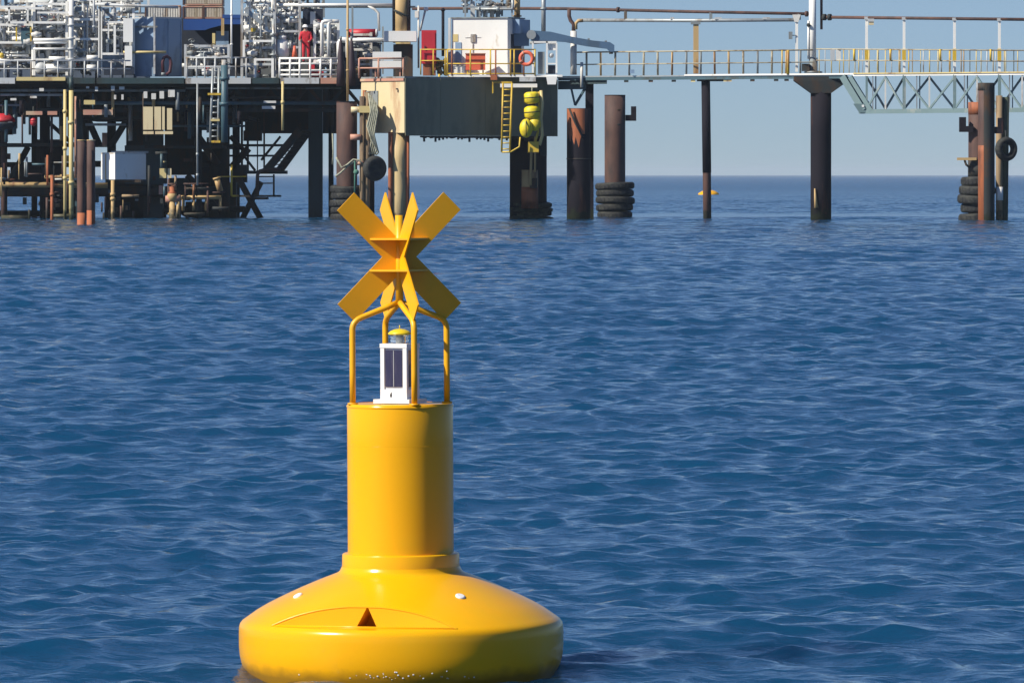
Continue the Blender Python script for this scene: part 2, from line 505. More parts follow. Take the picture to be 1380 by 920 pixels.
    s2 = nt.nodes.new('ShaderNodeMapRange'); s2.interpolation_type = 'SMOOTHSTEP'
    s2.inputs[1].default_value = 318; s2.inputs[2].default_value = 336; s2.inputs[3].default_value = 1; s2.inputs[4].default_value = 0
    nt.links.new(sep.outputs[1], s1.inputs[0]); nt.links.new(sep.outputs[1], s2.inputs[0])
    sp = nt.nodes.new('ShaderNodeMath'); sp.operation = 'MULTIPLY'
    nt.links.new(s1.outputs[0], sp.inputs[0]); nt.links.new(s2.outputs[0], sp.inputs[1])
    si = nt.nodes.new('ShaderNodeMath'); si.operation = 'MULTIPLY_ADD'; si.inputs[1].default_value = -0.9; si.inputs[2].default_value = 1.0
    nt.links.new(sp.outputs[0], si.inputs[0])
    sq = nt.nodes.new('ShaderNodeMath'); sq.operation = 'MULTIPLY'
    nt.links.new(mr.outputs[0], sq.inputs[0]); nt.links.new(si.outputs[0], sq.inputs[1])
    nt.links.new(sq.outputs[0], sm.inputs['Scale'])
    ad = nt.nodes.new('ShaderNodeVectorMath'); ad.operation = 'ADD'
    nt.links.new(sm.outputs[0], ad.inputs[0]); nt.links.new(b1.outputs[0], ad.inputs[1])
    no = nt.nodes.new('ShaderNodeVectorMath'); no.operation = 'NORMALIZE'
    nt.links.new(ad.outputs[0], no.inputs[0])
    nt.links.new(no.outputs[0], b.inputs['Normal'])
    me.materials.append(m)
    ob = bpy.data.objects.new('sea', me); scene.collection.objects.link(ob)
    ob['kind'] = 'structure'
    ob.location.z = 0.036
build_sea()

# ------------------------------------------------------------------ the yellow buoy
def boolean_cut(ob, cutters):
    for c in cutters:
        md = ob.modifiers.new('cut', 'BOOLEAN'); md.object = c; md.operation = 'DIFFERENCE'; md.solver = 'EXACT'
    dg = bpy.context.evaluated_depsgraph_get(); dg.update()
    me = bpy.data.meshes.new_from_object(ob.evaluated_get(dg))
    ob.modifiers.clear()
    old = ob.data; ob.data = me
    for c in cutters: bpy.data.objects.remove(c)
    return me

def build_buoy():
    D = 26.0
    s = D / F
    BX = (541 - 690) * s
    root = bpy.data.objects.new('navigation_buoy', None)
    scene.collection.objects.link(root)
    root.location = (BX, D, 0)
    root.rotation_euler = (0, R(-0.3), 0)
    root['label'] = 'large yellow navigation buoy with crossed blade topmark floating in the foreground'
    root['category'] = 'buoy'
    def put(name, mb, m, parent=root, smooth_angle=None):
        ob = link_mesh(name, mb, m)
        ob.parent = parent
        if smooth_angle: ob.data.set_sharp_from_angle(angle=R(smooth_angle))
        return ob
    # float: lathe
    prof = [(0.05, -0.30), (0.30, -0.28), (0.48, -0.20), (0.58, -0.10), (0.635, -0.03), (0.662, 0.02), (0.680, 0.06), (0.689, 0.10),
            (0.692, 0.14), (0.692, 0.190), (0.691, 0.218), (0.687, 0.233), (0.677, 0.2455), (0.660, 0.2575), (0.642, 0.270), (0.615, 0.289), (0.57, 0.315),
            (0.52, 0.340), (0.47, 0.3635), (0.42, 0.386), (0.37, 0.407), (0.33, 0.423), (0.295, 0.436), (0.272, 0.445), (0.262, 0.452), (0.256, 0.462), (0.252, 0.472)]
    fl = put('float', MB().lathe((0, 0, 0), prof, 160), M['float'])
    a = R(-16)                                   # moulded pocket faces a little left of the camera
    nrm = Vector((math.sin(a), -math.cos(a), 0)); tan = Vector((math.cos(a), math.sin(a), 0))
    def loc(u, w, z): return nrm * w + tan * u + Vector((0, 0, z))
    cut = MB().hexa([loc(-.7, .535, .2475), loc(.7, .535, .2475), loc(.7, 1.2, .2475), loc(-.7, 1.2, .2475),
                     loc(-.7, .515, .6), loc(.7, .515, .6), loc(.7, 1.2, .6), loc(-.7, 1.2, .6)])
    c1 = link_mesh('cutter', cut, M['float'])
    tri = [(-.044, .2490), (.046, .2490), (.004, .337)]
    q = [loc(u + .012, .40, z) for u, z in tri] + [loc(u + .012, .70, z) for u, z in tri]
    mb = MB().add(q, [(0, 1, 2), (5, 4, 3), (0, 3, 4, 1), (1, 4, 5, 2), (2, 5, 3, 0)])
    c2 = link_mesh('cutter', mb, M['float'])
    for c in (c1, c2): c.parent = root
    bpy.context.view_layer.update()
    boolean_cut(fl, [c1, c2])
    fl.data.polygons.foreach_set('use_smooth', [True] * len(fl.data.polygons))
    fl.data.set_sharp_from_angle(angle=R(28))
    # moulded bead round the pocket
    zs = [0.2485 + (0.345 - 0.2485) * i / 40 for i in range(41)]
    pz = [q[1] for q in prof][8:]; pr_ = [q[0] for q in prof][8:]
    left, right = [], []
    for z in zs:
        rr_ = float(np.interp(z, pz, pr_)); w_ = 0.535 - 0.02 * (z - .2475) / .3525
        if rr_ > w_ + .0004:
            u_ = math.sqrt(rr_ ** 2 - w_ ** 2)
            left.append(loc(-u_, w_ - .001, z)); right.append(loc(u_, w_ - .001, z))
    put('pocket_bead', MB().tube(left + right[::-1], .0036, 8), M['float'], fl)
    put('pocket_bead', MB().tube([left[0] + Vector((0, 0, .001)), right[0] + Vector((0, 0, .001))], .0036, 8), M['float'], fl)
    # beads of water thrown up on the front of the float, their sparkle painted white
    rd = random.Random(2)
    dm = MB()
    for i in range(34):
        t = R(rd.gauss(2, 11)); z = rd.uniform(-.005, .045) * rd.random() ** .7 + .046
        rr_ = float(np.interp(z, [q[1] for q in prof][2:14], [q[0] for q in prof][2:14]))
        dm.ball((rr_ * math.sin(t), -rr_ * math.cos(t), z), rd.uniform(.0012, .0034), 1.3, .6, 1, 6, 4)
    dr = put('water_drops', dm, M['lampwhite'], fl); dr['kind'] = 'stuff'
    # white plugs on the shoulder of the float
    for ang_, rr, zz in ((-65, .478, .3625), (33.5, .465, .3685)):
        t = R(ang_)
        c = Vector((rr * math.sin(t), -rr * math.cos(t), zz))
        n = Vector((math.sin(t) * .43, -math.cos(t) * .43, .9)).normalized()
        put('plug', MB().tube([c - n * .01, c + n * .002, c + n * .005], [.021, .021, .015], 16), M['lampwhite'], fl)
    # column and collar
    col = put('column', MB().lathe((0, 0, 0), [(.2262, .50), (.2262, .72), (.2262, 1.0), (.2262, 1.155), (.2245, 1.160), (.220, 1.163)], 128), M['buoy'])
    col.data.set_sharp_from_angle(angle=R(40))
    put('rim_seal', MB().lathe((0, 0, 0), [(.2285, 1.1505), (.2285, 1.1565), (.2225, 1.1625), (.2215, 1.1645)], 96, caps=False), M['buoy'], col)
    put('collar', MB().lathe((0, 0, 0), [(.251, .462), (.250, .520), (.2475, .526), (.242, .5285), (.2265, .529)], 128), M['buoy']).data.set_sharp_from_angle(angle=R(40))
    put('weld_seam', MB().torus((0, 0, .988), (0, 0, 1), .2258, .0012, 96, 6), M['buoy'], col)
    # cage legs along the two blade planes
    AA = R(18)
    dA = Vector((math.cos(AA), math.sin(AA), 0)); dB = Vector((math.sin(AA), -math.cos(AA), 0))
    topz = 1.588
    for d in (dA, -dA, dB, -dB):
        pts = [d * .210 + Vector((0, 0, 1.162)), d * .210 + Vector((0, 0, 1.30)), d * .210 + Vector((0, 0, 1.480))]
        for t in range(1, 6):                    # bend
            u = t / 5
            p0, p1, p2 = Vector((.210, 1.480, 0)), Vector((.210, 1.515, 0)), Vector((.172, 1.531, 0))
            b = p0 * (1 - u) ** 2 + p1 * 2 * u * (1 - u) + p2 * u * u
            pts.append(d * b.x + Vector((0, 0, b.y)))
        pts += [d * .06 + Vector((0, 0, 1.573)), d * .012 + Vector((0, 0, topz + .004))]
        leg = put('cage_leg', MB().tube(pts, .0128, 12), M['topmark'])
        put('foot', MB().cyl(d * .210 + Vector((0, 0, 1.1625)), d * .210 + Vector((0, 0, 1.170)), .022, 16), M['topmark'], leg)
    put('mast', MB().cyl((0, 0, 1.572), (0, 0, 1.966), .0165, 20), M['topmark'])
    # topmark: two upright St Andrew crosses at right angles, 8 blades
    zc = 1.7885; th = .006; hw = .0535; Lb = .335
    for d, w in ((dA, dB), (dB, dA)):
        for sx in (1, -1):
            for sz in (1, -1):
                e = (d * sx + Vector((0, 0, sz))).normalized()
                f = (d * sx - Vector((0, 0, sz))).normalized()
                cz = Vector((0, 0, zc))
                # stops on the vertical axis plane: pentagon ending at mast
                pr = [cz + Vector((0, 0, hw * math.sqrt(2) * sz * 1.0)) + d * sx * .004, cz + e * (Lb) - f * hw, cz + e * Lb + f * hw, cz + d * sx * hw * math.sqrt(2) + Vector((0, 0, 0)), cz + d * sx * .004 + Vector((0, 0, 0))]
                off = w * th / 2
                vs = [p - off for p in pr] + [p + off for p in pr]
                n = 5
                fs = [tuple(range(n)), tuple(reversed(range(n, 2 * n)))] + [(i, i + n, (i + 1) % n + n, (i + 1) % n) for i in range(n)]
                put('topmark_blade', MB().add(vs, fs), M['topmark'])
    for z in (1.861, 1.727):
        rr = .134
        pr = [dA * rr, dB * rr, -dA * rr, -dB * rr]
        vs = [p + Vector((0, 0, z)) for p in pr] + [p + Vector((0, 0, z + .008)) for p in pr]
        put('brace_plate', MB().add(vs, [(3, 2, 1, 0), (4, 5, 6, 7)] + [(i, (i + 1) % 4, (i + 1) % 4 + 4, i + 4) for i in range(4)]), M['topmark'])
    # lantern
    la = R(-25)
    def lbox(mb, w, z0, z1, dd=None): return mb.obox((0, 0), w, dd or w, z0, z1, la)
    lan = put('lantern', MB(), M['lampwhite']) if False else None
    body = MB()
    lbox(body, .108, 1.186, 1.402)
    for sx in (-1, 1):
        for sy in (-1, 1):
            x, y = sx * .053, sy * .053
            p = (x * math.cos(la) - y * math.sin(la), x * math.sin(la) + y * math.cos(la))
            body.obox(p, .018, .018, 1.184, 1.404, la)
    lbox(body, .128, 1.402, 1.420)
    lbox(body, .125, 1.183, 1.226)
    lan = put('lantern', body, M['lampwhite'])
    bp = MB(); bp.obox((0, 0), .17, .17, 1.1665, 1.184, la)
    put('base_plate', bp, M['lampwhite'], lan)
    for k in range(4):
        an = la + k * math.pi / 2
        c = Vector((math.sin(an) * .0555, -math.cos(an) * .0555, 0))
        pm = MB(); pm.obox((c.x, c.y), .078, .008, 1.236, 1.392, an)
        sp = put('solar_panel', pm, M['panel'], lan)
    c = Vector((math.sin(la) * .0602, -math.cos(la) * .0602, 0))
    pm = MB()
    pm.obox((c.x, c.y), .0022, .002, 1.237, 1.391, la)
    put('panel_divider', pm, M['palegrey'], lan)
    c = Vector((math.sin(la) * .0632, -math.cos(la) * .0632, 0)) + Vector((math.cos(la), math.sin(la), 0)) * -.012
    pm = MB(); pm.obox((c.x, c.y), .007, .003, 1.193, 1.207, la).obox((c.x + .002, c.y), .003, .003, 1.2075, 1.213, la)
    put('latch', pm, M['black'], lan)
    put('lens', MB().lathe((0, 0, 0), [(.036, 1.421), (.042, 1.432), (.036, 1.440), (.041, 1.448), (.036, 1.456)], 32), M['lens'], lan)
    put('lamp_core', MB().cyl((0, 0, 1.4205), (0, 0, 1.455), .012, 12), M['palegrey'], lan)
    put('cap', MB().lathe((0, 0, 0), [(.046, 1.4565), (.051, 1.459), (.050, 1.464), (.040, 1.473), (.022, 1.480), (.006, 1.482)], 32), M['lampcap'], lan)
    put('spike', MB().cyl((0, 0, 1.481), (0, 0, 1.497), .0022, 8), M['lampcap'], lan)
build_buoy()

# far buoy
def far_buoy():
    D = 628; t = Thing('mooring_buoy', 'small yellow mooring buoy far out behind a thin trestle pile', 'buoy')
    c = V(955, 263, D); c.z = 0
    t.part('float', MB().lathe(c, [(.3, -.4), (.95, -.3), (1.12, 0), (1.05, .2), (.7, .42), (.35, .52)], 28), M['buoy'])
    t.part('mooring_eye', MB().torus(c + Vector((0, 0, .62)), (0, 1, 0), .13, .04, 16, 8), M['buoy'])
    t.done()
far_buoy()

# ------------------------------------------------------------------ the oil platform
def deckline(px):            # distance of the trestle walkway, a little nearer at its right end
    return 285.0 - 9.0 * (px - 800) / 580.0
WL = lambda D: 235 + HC * F / D          # photo row of the waterline at distance D

def pile_shaft(mb, px0, px1, pytop, D, bottom=-1.5, seg=24):
    a, b = V(px0, pytop, D), V(px1, pytop, D)
    r = (b.x - a.x) / 2
    c = Vector(((a.x + b.x) / 2, D + r, 0))
    mb.lathe((c.x, c.y, 0), [(r, bottom), (r, a.z * .35), (r, a.z * .7), (r, a.z)], seg)
    return c, r, a.z

DP = 284.0                                # front edge of the main deck
def build_platform():
    t = Thing('oil_platform', 'long oil platform with dark shaded legs and lattice under a deck crowded with pipework', 'oil platform')
    p = t.part
    # deck: plate, front edge in coloured lengths
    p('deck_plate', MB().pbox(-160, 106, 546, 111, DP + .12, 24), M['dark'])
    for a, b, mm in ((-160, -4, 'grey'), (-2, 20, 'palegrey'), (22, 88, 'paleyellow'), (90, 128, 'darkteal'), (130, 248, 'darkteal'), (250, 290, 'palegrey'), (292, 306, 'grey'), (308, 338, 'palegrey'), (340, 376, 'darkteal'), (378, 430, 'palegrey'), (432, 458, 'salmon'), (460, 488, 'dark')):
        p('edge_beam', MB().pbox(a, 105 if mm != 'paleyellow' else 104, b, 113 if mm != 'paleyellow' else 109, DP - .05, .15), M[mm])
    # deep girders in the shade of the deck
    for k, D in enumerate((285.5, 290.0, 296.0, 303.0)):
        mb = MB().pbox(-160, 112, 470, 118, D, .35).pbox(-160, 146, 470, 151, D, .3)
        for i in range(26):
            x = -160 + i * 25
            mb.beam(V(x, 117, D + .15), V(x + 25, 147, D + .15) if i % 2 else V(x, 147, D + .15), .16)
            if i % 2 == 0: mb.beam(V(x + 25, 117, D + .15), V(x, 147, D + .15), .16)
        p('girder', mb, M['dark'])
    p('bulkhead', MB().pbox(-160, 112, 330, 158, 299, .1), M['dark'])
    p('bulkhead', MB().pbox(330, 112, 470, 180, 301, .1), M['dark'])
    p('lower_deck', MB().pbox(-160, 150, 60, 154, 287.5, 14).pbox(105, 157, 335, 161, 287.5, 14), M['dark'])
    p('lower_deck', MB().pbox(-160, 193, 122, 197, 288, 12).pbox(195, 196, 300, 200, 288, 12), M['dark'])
    # legs
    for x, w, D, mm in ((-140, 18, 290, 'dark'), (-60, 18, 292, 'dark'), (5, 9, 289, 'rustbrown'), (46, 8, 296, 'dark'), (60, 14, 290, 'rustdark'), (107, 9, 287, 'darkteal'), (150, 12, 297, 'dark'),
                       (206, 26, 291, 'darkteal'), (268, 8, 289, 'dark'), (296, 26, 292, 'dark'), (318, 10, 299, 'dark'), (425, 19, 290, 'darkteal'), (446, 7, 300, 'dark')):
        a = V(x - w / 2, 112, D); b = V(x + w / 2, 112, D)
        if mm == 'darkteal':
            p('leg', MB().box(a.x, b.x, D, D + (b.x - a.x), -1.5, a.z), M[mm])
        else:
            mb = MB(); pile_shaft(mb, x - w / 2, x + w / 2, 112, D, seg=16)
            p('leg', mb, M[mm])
    # horizontal and diagonal braces
    br = [((-120, 248), (145, 250), 285.2, .26, 'rustpale'), ((-120, 258), (300, 258), 290, .5, 'dark'), ((105, 221), (300, 221), 294, .3, 'dark'), ((-120, 222), (120, 222), 296, .25, 'dark'),
          ((-120, 288), (105, 288), 293, .3, 'dark'), ((200, 282), (330, 282), 293, .3, 'dark'),
          ((118, 160), (134, 196), 289, .32, 'rustdark'), ((172, 160), (150, 196), 290, .32, 'dark'), ((38, 198), (12, 246), 290, .3, 'dark'), ((60, 160), (100, 196), 296, .2, 'dark'),
          ((196, 200), (140, 256), 296, .25, 'dark'), ((258, 172), (294, 222), 291, .35, 'dark'), ((300, 205), (262, 262), 295, .3, 'dark'), ((252, 236), (298, 286), 291, .3, 'dark'),
          ((320, 238), (352, 296), 290, .3, 'dark'), ((352, 245), (325, 298), 291, .28, 'dark'), ((310, 184), (334, 208), 293, .22, 'dark'), ((335, 200), (312, 226), 293, .35, 'dark'),
          ((330, 212), (344, 230), 292, .12, 'dark'), ((378, 184), (352, 216), 296, .12, 'dark'), ((308, 196), (384, 196), 294, .12, 'dark'), ((308, 210), (372, 210), 294, .1, 'dark'),
          ((-100, 200), (-20, 290), 291, .3, 'dark'), ((-20, 200), (-100, 290), 291.6, .3, 'dark'),
          ((205, 262), (262, 296), 296, .25, 'dark'), ((70, 200), (64, 240), 289, .15, 'rustbrown')]
    for a, b, D, w, mm in br:
        p('brace', MB().tube([V(*a, D), V(*b, D)], w / 2, 8), M[mm])
    for x, w in ((326, 3), (356, 2.4), (347, 1.6), (304, 4), (334, 3)):
        mb = MB().beam(V(x, 150, 294), V(x, 234, 294), w * mpp(294))
        p('hanger', mb, M['dark'] if x != 356 else M['rustbrown'])
    # the long stair and its landings
    st = MB()
    for off in (0, 1):
        st.beam(V(404 + off * 12, 176, 288 + off * .9), V(358 + off * 18, 231, 288 + off * .9), .16, .38)
    stair = p('stair', st, M['dark'])
    tr = MB()
    for i in range(13):
        u = i / 12
        a = V(404 + (358 - 404) * u, 176 + 55 * u, 288); b = V(416 + (376 - 416) * u, 176 + 55 * u, 288.9)
        tr.beam(a, b, .26, .05)
    p('tread', tr, M['dark'], stair)
    p('landing', MB().pbox(328, 230, 386, 234.5, 287.5, 1.6), M['dark'])
    p('landing', MB().pbox(322, 263, 377, 265.5, 287, 1.8).pbox(340, 266, 360, 269, 287, 1.8), M['dark'])
    for y in (238, 247):
        p('rail', MB().tube([V(346, y, 287.3), V(370, y, 287.3)], .035, 6), M['dark'])
    for x in (348, 369):
        p('rail_post', MB().tube([V(x, 235, 287.3), V(x, 264, 287.3)], .045, 6), M['dark'])
    mb = MB().tube([V(346, 262, 287.2), V(347, 236, 287.2), V(350, 230.5, 287.2), V(356, 229, 287.2), V(378, 229, 287.2)], .08, 8)
    p('handrail', mb, M['rustbrown'])
    # rusty railing near the water
    mb = MB().tube([V(244, 266, 285.5), V(298, 266, 285.5)], .09, 8)
    for x in (247, 261, 278, 297): mb.tube([V(x, 266, 285.5), V(x, 284, 285.5)], .07, 8)
    p('railing', mb, M['rustpale'])
    p('yellow_rail', MB().tube([V(292, 238, 286), V(332, 238, 286)], .03, 6).tube([V(312, 222, 286), V(312, 264, 286)], .05, 6).tube([V(312, 264, 286), V(322, 264, 286)], .05, 6), M['yellow'])
    # fender beam low over the water
    p('fender_log', MB().cyl(V(2, 295, 284.6), V(38, 295, 284.6), .17, 12), M['wood'])
    # panels that catch the sun under the deck
    for a in ((193, 144, 206, 175), (208, 144, 217, 175), (218.5, 144, 222, 175), (225, 146, 232, 175), (193, 177, 207, 181), (209, 177, 233, 181)):
        p('wall_panel', MB().pbox(*a, 284.15, .08), M['cream'])
    for x, y, w, h in ((196, 128, 5, 9), (207, 130, 6, 8), (218, 128, 6, 10), (231, 126, 9, 10), (56, 121, 6, 4), (18, 134, 8, 3), (118, 118, 4, 3), (130, 120, 4, 6), (152, 119, 5, 6), (164, 119, 7, 4), (165, 131, 3, 7), (155, 131, 3, 6), (45, 131, 9, 3)):
        p('lamp_box', MB().pbox(x - w / 2, y - h / 2, x + w / 2, y + h / 2, 284.12, .15), M['offwhite'])
    for a, mm in (((35, 150, 57, 155), 'salmon'), ((64, 150, 77, 155), 'salmon'), ((112, 148, 152, 155), 'salmon'), ((113, 135, 128, 141), 'paleyellow'), ((355, 136, 372, 139), 'signwhite'), ((353, 143, 371, 147), 'signwhite'), ((226, 227, 231, 240), 'cream'), ((215, 227, 224, 240), 'paleyellow'), ((216, 217, 224, 219), 'paleyellow'), ((214, 250, 219, 262), 'salmon')):
        p('sign_board', MB().pbox(*a, 284.2, .06), M[mm])
    # long pipes hung below the deck
    for y, x0, x1, D, r, mm in ((139, 112, 470, 285.0, .09, 'teal'), (122, -150, 250, 285.1, .07, 'grey'), (128, -150, 90, 285.0, .06, 'palegrey'), (142, -150, 30, 285.0, .05, 'palegrey'), (119, 250, 460, 285.2, .05, 'grey'), (132, 300, 400, 285.2, .06, 'dark'),
                                (168, 115, 170, 286, .06, 'grey'), (205, 150, 200, 286, .05, 'palegrey'), (170, 230, 330, 286, .05, 'teal'), (238, 60, 104, 285, .1, 'rustpale'), (241, 74, 104, 285, .07, 'offwhite'), (291, 68, 102, 284.7, .09, 'paleyellow')):
        p('pipe', MB().tube([V(x0, y, D), V(x1, y, D)], r, 8), M[mm])
    for a, D, dd, mm in (((48, 188, 84, 246), 292, 2, 'maroon'), ((14, 222, 50, 246), 292.5, 1.5, 'maroon'), ((142, 246, 200, 302), 294, 2, 'dark'), ((168, 196, 222, 248), 289.5, 2, 'darkteal'), ((170, 158, 196, 200), 293, 2, 'dark'),
                         ((222, 160, 262, 236), 293.5, 2, 'dark'), ((196, 262, 222, 302), 293, 1.5, 'dark'), ((262, 204, 300, 262), 294, 2, 'dark'), ((228, 240, 256, 270), 293.2, 1.2, 'darkteal'), ((300, 246, 318, 302), 293, 1.4, 'dark'),
                         ((250, 272, 286, 303), 294.6, 1.4, 'dark'), ((60, 262, 100, 290), 296, 1.4, 'dark'), ((328, 176, 352, 190), 292, 1.2, 'dark'), ((318, 222, 332, 246), 292, 1.2, 'dark'), ((100, 160, 118, 300), 291.5, 1.0, 'dark'), ((-60, 160, 2, 240), 293, 2, 'dark')):
        p('caisson', MB().pbox(*a, D, dd), M[mm])
    rr = random.Random(5)
    for i in range(64):                     # small vertical droppers in the shade
        x = rr.uniform(-20, 330); y0 = rr.uniform(113, 150); y1 = y0 + rr.uniform(12, 60)
        if 122 < x < 170 and y1 > 158: y1 = 158
        if x > 305: y1 = min(y1, 168)
        D = rr.uniform(284.2, 288)
        p('dropper', MB().tube([V(x, y0, D), V(x, y1, D)], rr.uniform(.03, .10), 8), M[rr.choice(['dark', 'dark', 'dark', 'rustdark', 'grey', 'teal', 'rustbrown', 'rustpale'])])
    for i in range(84):                     # rusty odds and ends along the sunlit front
        x = rr.uniform(-15, 300); y = rr.uniform(205, 292)
        if 103 < x < 200 and y < 248: continue
        D = rr.uniform(283.9, 285.2)
        r = rr.uniform(.025, .07); c = M[rr.choice(['rustpale', 'rustbrown', 'rustbrown', 'dark', 'rustdark', 'teal', 'rustbrown', 'grey', 'wood', 'dark'])]
        if rr.random() < .6: mb = MB().tube([V(x, y, D), V(x, min(y + rr.uniform(10, 45), 300), D)], r, 8)
        elif rr.random() < .6: mb = MB().tube([V(x, y, D), V(x + rr.uniform(8, 36), y, D)], r, 8)
        else: mb = MB().pbox(x, y, x + rr.uniform(2, 6), y + rr.uniform(2, 7), D, .25)
        p('fitting', mb, c)
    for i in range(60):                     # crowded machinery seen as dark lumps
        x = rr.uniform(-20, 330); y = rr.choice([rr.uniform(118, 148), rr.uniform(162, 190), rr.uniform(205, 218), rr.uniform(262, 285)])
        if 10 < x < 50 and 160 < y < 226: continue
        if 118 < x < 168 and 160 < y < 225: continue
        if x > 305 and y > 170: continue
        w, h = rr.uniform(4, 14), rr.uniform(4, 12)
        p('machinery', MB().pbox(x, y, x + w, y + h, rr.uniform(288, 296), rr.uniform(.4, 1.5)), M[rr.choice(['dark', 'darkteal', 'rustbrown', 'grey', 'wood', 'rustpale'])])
    t.done()
build_platform()

# pipes standing in the sun in front of the deck
def riser(name, label, x, w, y0, y1, D, m, group=None, cat='riser pipe', flanges=()):
    t = Thing(name, label, cat, group)
    r = w / 2 * mpp(D)
    z1 = -1.2 if y1 is None else None
    a = V(x, y0, D); b = Vector((a.x, D, z1)) if y1 is None else V(x, y1, D)
    t.part('pipe', MB().tube([a, b], r, 14), M[m])
    for fy in flanges:
        c = V(x, fy, D)
        t.part('flange', MB().cyl(c - Vector((0, 0, .07)), c + Vector((0, 0, .07)), r * 1.45, 14), M[m])
    return t.done()
riser('riser_pipe', 'thin pale yellow riser pipe, left one of the pair down to the sea', 87.5, 4.2, 121, None, 283.2, 'paleyellow', None, flanges=(150, 200, 240))
riser('riser_pipe', 'thick pale yellow riser pipe, right one of the pair down to the sea', 96, 6.2, 122, None, 283.2, 'paleyellow', None, flanges=(165, 246))
riser('riser_pipe', 'faded salmon pipe hard against the yellow riser pair', 102, 3, 130, 240, 283.6, 'salmon', None)
riser('riser_pipe', 'short green banded pipe stub above the yellow riser pair', 96, 6.5, 104, 122, 283.3, 'darkteal', None)
riser('riser_pipe', 'slim pale post hanging below the deck left of the grey rectangular leg', 381, 3.6, 110, 176, 283.5, 'paleyellow', None, flanges=(138,))
riser('riser_pipe', 'big blue grey vertical pipe running through the deck edge', 302.5, 9.5, 88, 192, 283.1, 'teal', None, flanges=(106, 140))
riser('riser_pipe', 'rusty slim pipe with a pale lower half near the twin brown piles', 70, 4.2, 236, None, 283.2, 'rustorange', None, flanges=(262,))
riser('riser_pipe', 'yellowish worn pipe with a valve flange below the small white tank', 152, 5, 243, None, 283.4, 'rustpale', None, flanges=(262, 268))
riser('riser_pipe', 'slim pipe in grey and white hanging beside the cream wall panels', 266, 2.6, 112, 250, 283.6, 'galv', None, flanges=(208, 236))
riser('riser_pipe', 'short rusty pipe standing above the brown beam left of the yellow pair', 64, 3, 209, 250, 283.4, 'rustorange')
riser('riser_pipe', 'thin rusted vertical post close to the left edge of the frame', 30, 2.4, 140, 196, 284.2, 'rustbrown')
riser('riser_pipe', 'short salmon stub pipe in the gap above the small white tank', 141, 7, 179, 198, 288, 'salmon')

def lattice_riser():
    t = Thing('pipe_ladder', 'narrow grey lattice of pipes and rungs hung beside the big blue grey vertical pipe', 'pipe ladder')
    D = 283.2
    for x in (287, 295): t.part('stile', MB().tube([V(x, 92, D), V(x - (4 if x < 290 else 1), 192, D)], .06, 8), M['galv'])
    for i in range(12):
        y = 96 + i * 8
        t.part('rung', MB().tube([V(287 - i * .3, y, D), V(295 - i * .1, y, D)], .035, 6), M['galv'])
    t.part('yellow_bar', MB().beam(V(280, 127, D - .1), V(298, 127, D - .1), .1), M['yellow'])
    t.part('yellow_bar', MB().beam(V(284, 162, D - .1), V(296, 162, D - .1), .1), M['paleyellow'])
    t.part('yellow_bar', MB().beam(V(285, 191, D - .1), V(297, 191, D - .1), .1), M['yellow'])
    t.done()
lattice_riser()

def twin_piles():
    for k, (x0, x1, D, lab) in enumerate(((103.5, 115, 252, 'brown rusted pile with a reddish foot, left of the touching pair'), (116.5, 128, 252.6, 'brown rusted pile with a reddish foot, right of the touching pair'))):
        t = Thing('mooring_pile', lab, 'pile')
        mb = MB(); c, r, z = pile_shaft(mb, x0, x1, 190, D)
        t.part('shaft', mb, M['rustbrown'])
        t.part('cap', MB().lathe((c.x, c.y, 0), [(r * 1.03, z + .005), (r * 1.03, z + .05)], 24), M['rustpale'])
        t.part('foot_coating', MB().lathe((c.x, c.y, 0), [(r * 1.02, -1), (r * 1.02, .55 + .1 * k)], 24), M['rustorange'])
        t.done()
twin_piles()

def small_tank():
    t = Thing('water_tank', 'small white box tank on the lower beams right of the twin brown piles', 'tank')
    D = 283.8; ang = R(38)
    a = V(155, 242, D); b = V(155, 208, D)
    # near corner at px 155; left face 20 px wide, right face 40 px wide
    wl = 20 * mpp(D) / math.cos(R(90 - 38)) if False else 20 * mpp(D) / math.sin(R(50))
    l = Vector((-math.sin(R(50)), math.cos(R(50)), 0)); rr = Vector((math.cos(R(35)), math.sin(R(35)), 0))
    wr = 40 * mpp(D) / math.cos(R(35))
    c0 = Vector((a.x, D, 0))
    q = [c0, c0 + rr * wr, c0 + rr * wr + l * wl, c0 + l * wl]
    body = MB().hexa([p + Vector((0, 0, a.z)) for p in q] + [p + Vector((0, 0, b.z)) for p in q])
    t.part('body', body, M['white'])
    t.part('lid', MB().hexa([p + Vector((0, 0, b.z)) for p in q] + [p + Vector((0, 0, b.z + .08)) for p in q]), M['offwhite'])
    n = -rr * .01 + Vector((0, 0, 0))
    t.part('strap', MB().hexa([c0 + l * wl * .62 - rr * .02 + Vector((0, 0, a.z)), c0 + l * wl * .68 - rr * .02 + Vector((0, 0, a.z)), c0 + l * wl * .68 + Vector((0, 0, a.z)), c0 + l * wl * .62 + Vector((0, 0, a.z)),
                                c0 + l * wl * .62 - rr * .02 + Vector((0, 0, b.z)), c0 + l * wl * .68 - rr * .02 + Vector((0, 0, b.z)), c0 + l * wl * .68 + Vector((0, 0, b.z)), c0 + l * wl * .62 + Vector((0, 0, b.z))]), M['rustpale'])
    t.part('support', MB().pbox(142, 242, 190, 246, D + .5, .8), M['dark'])
    t.done()
small_tank()

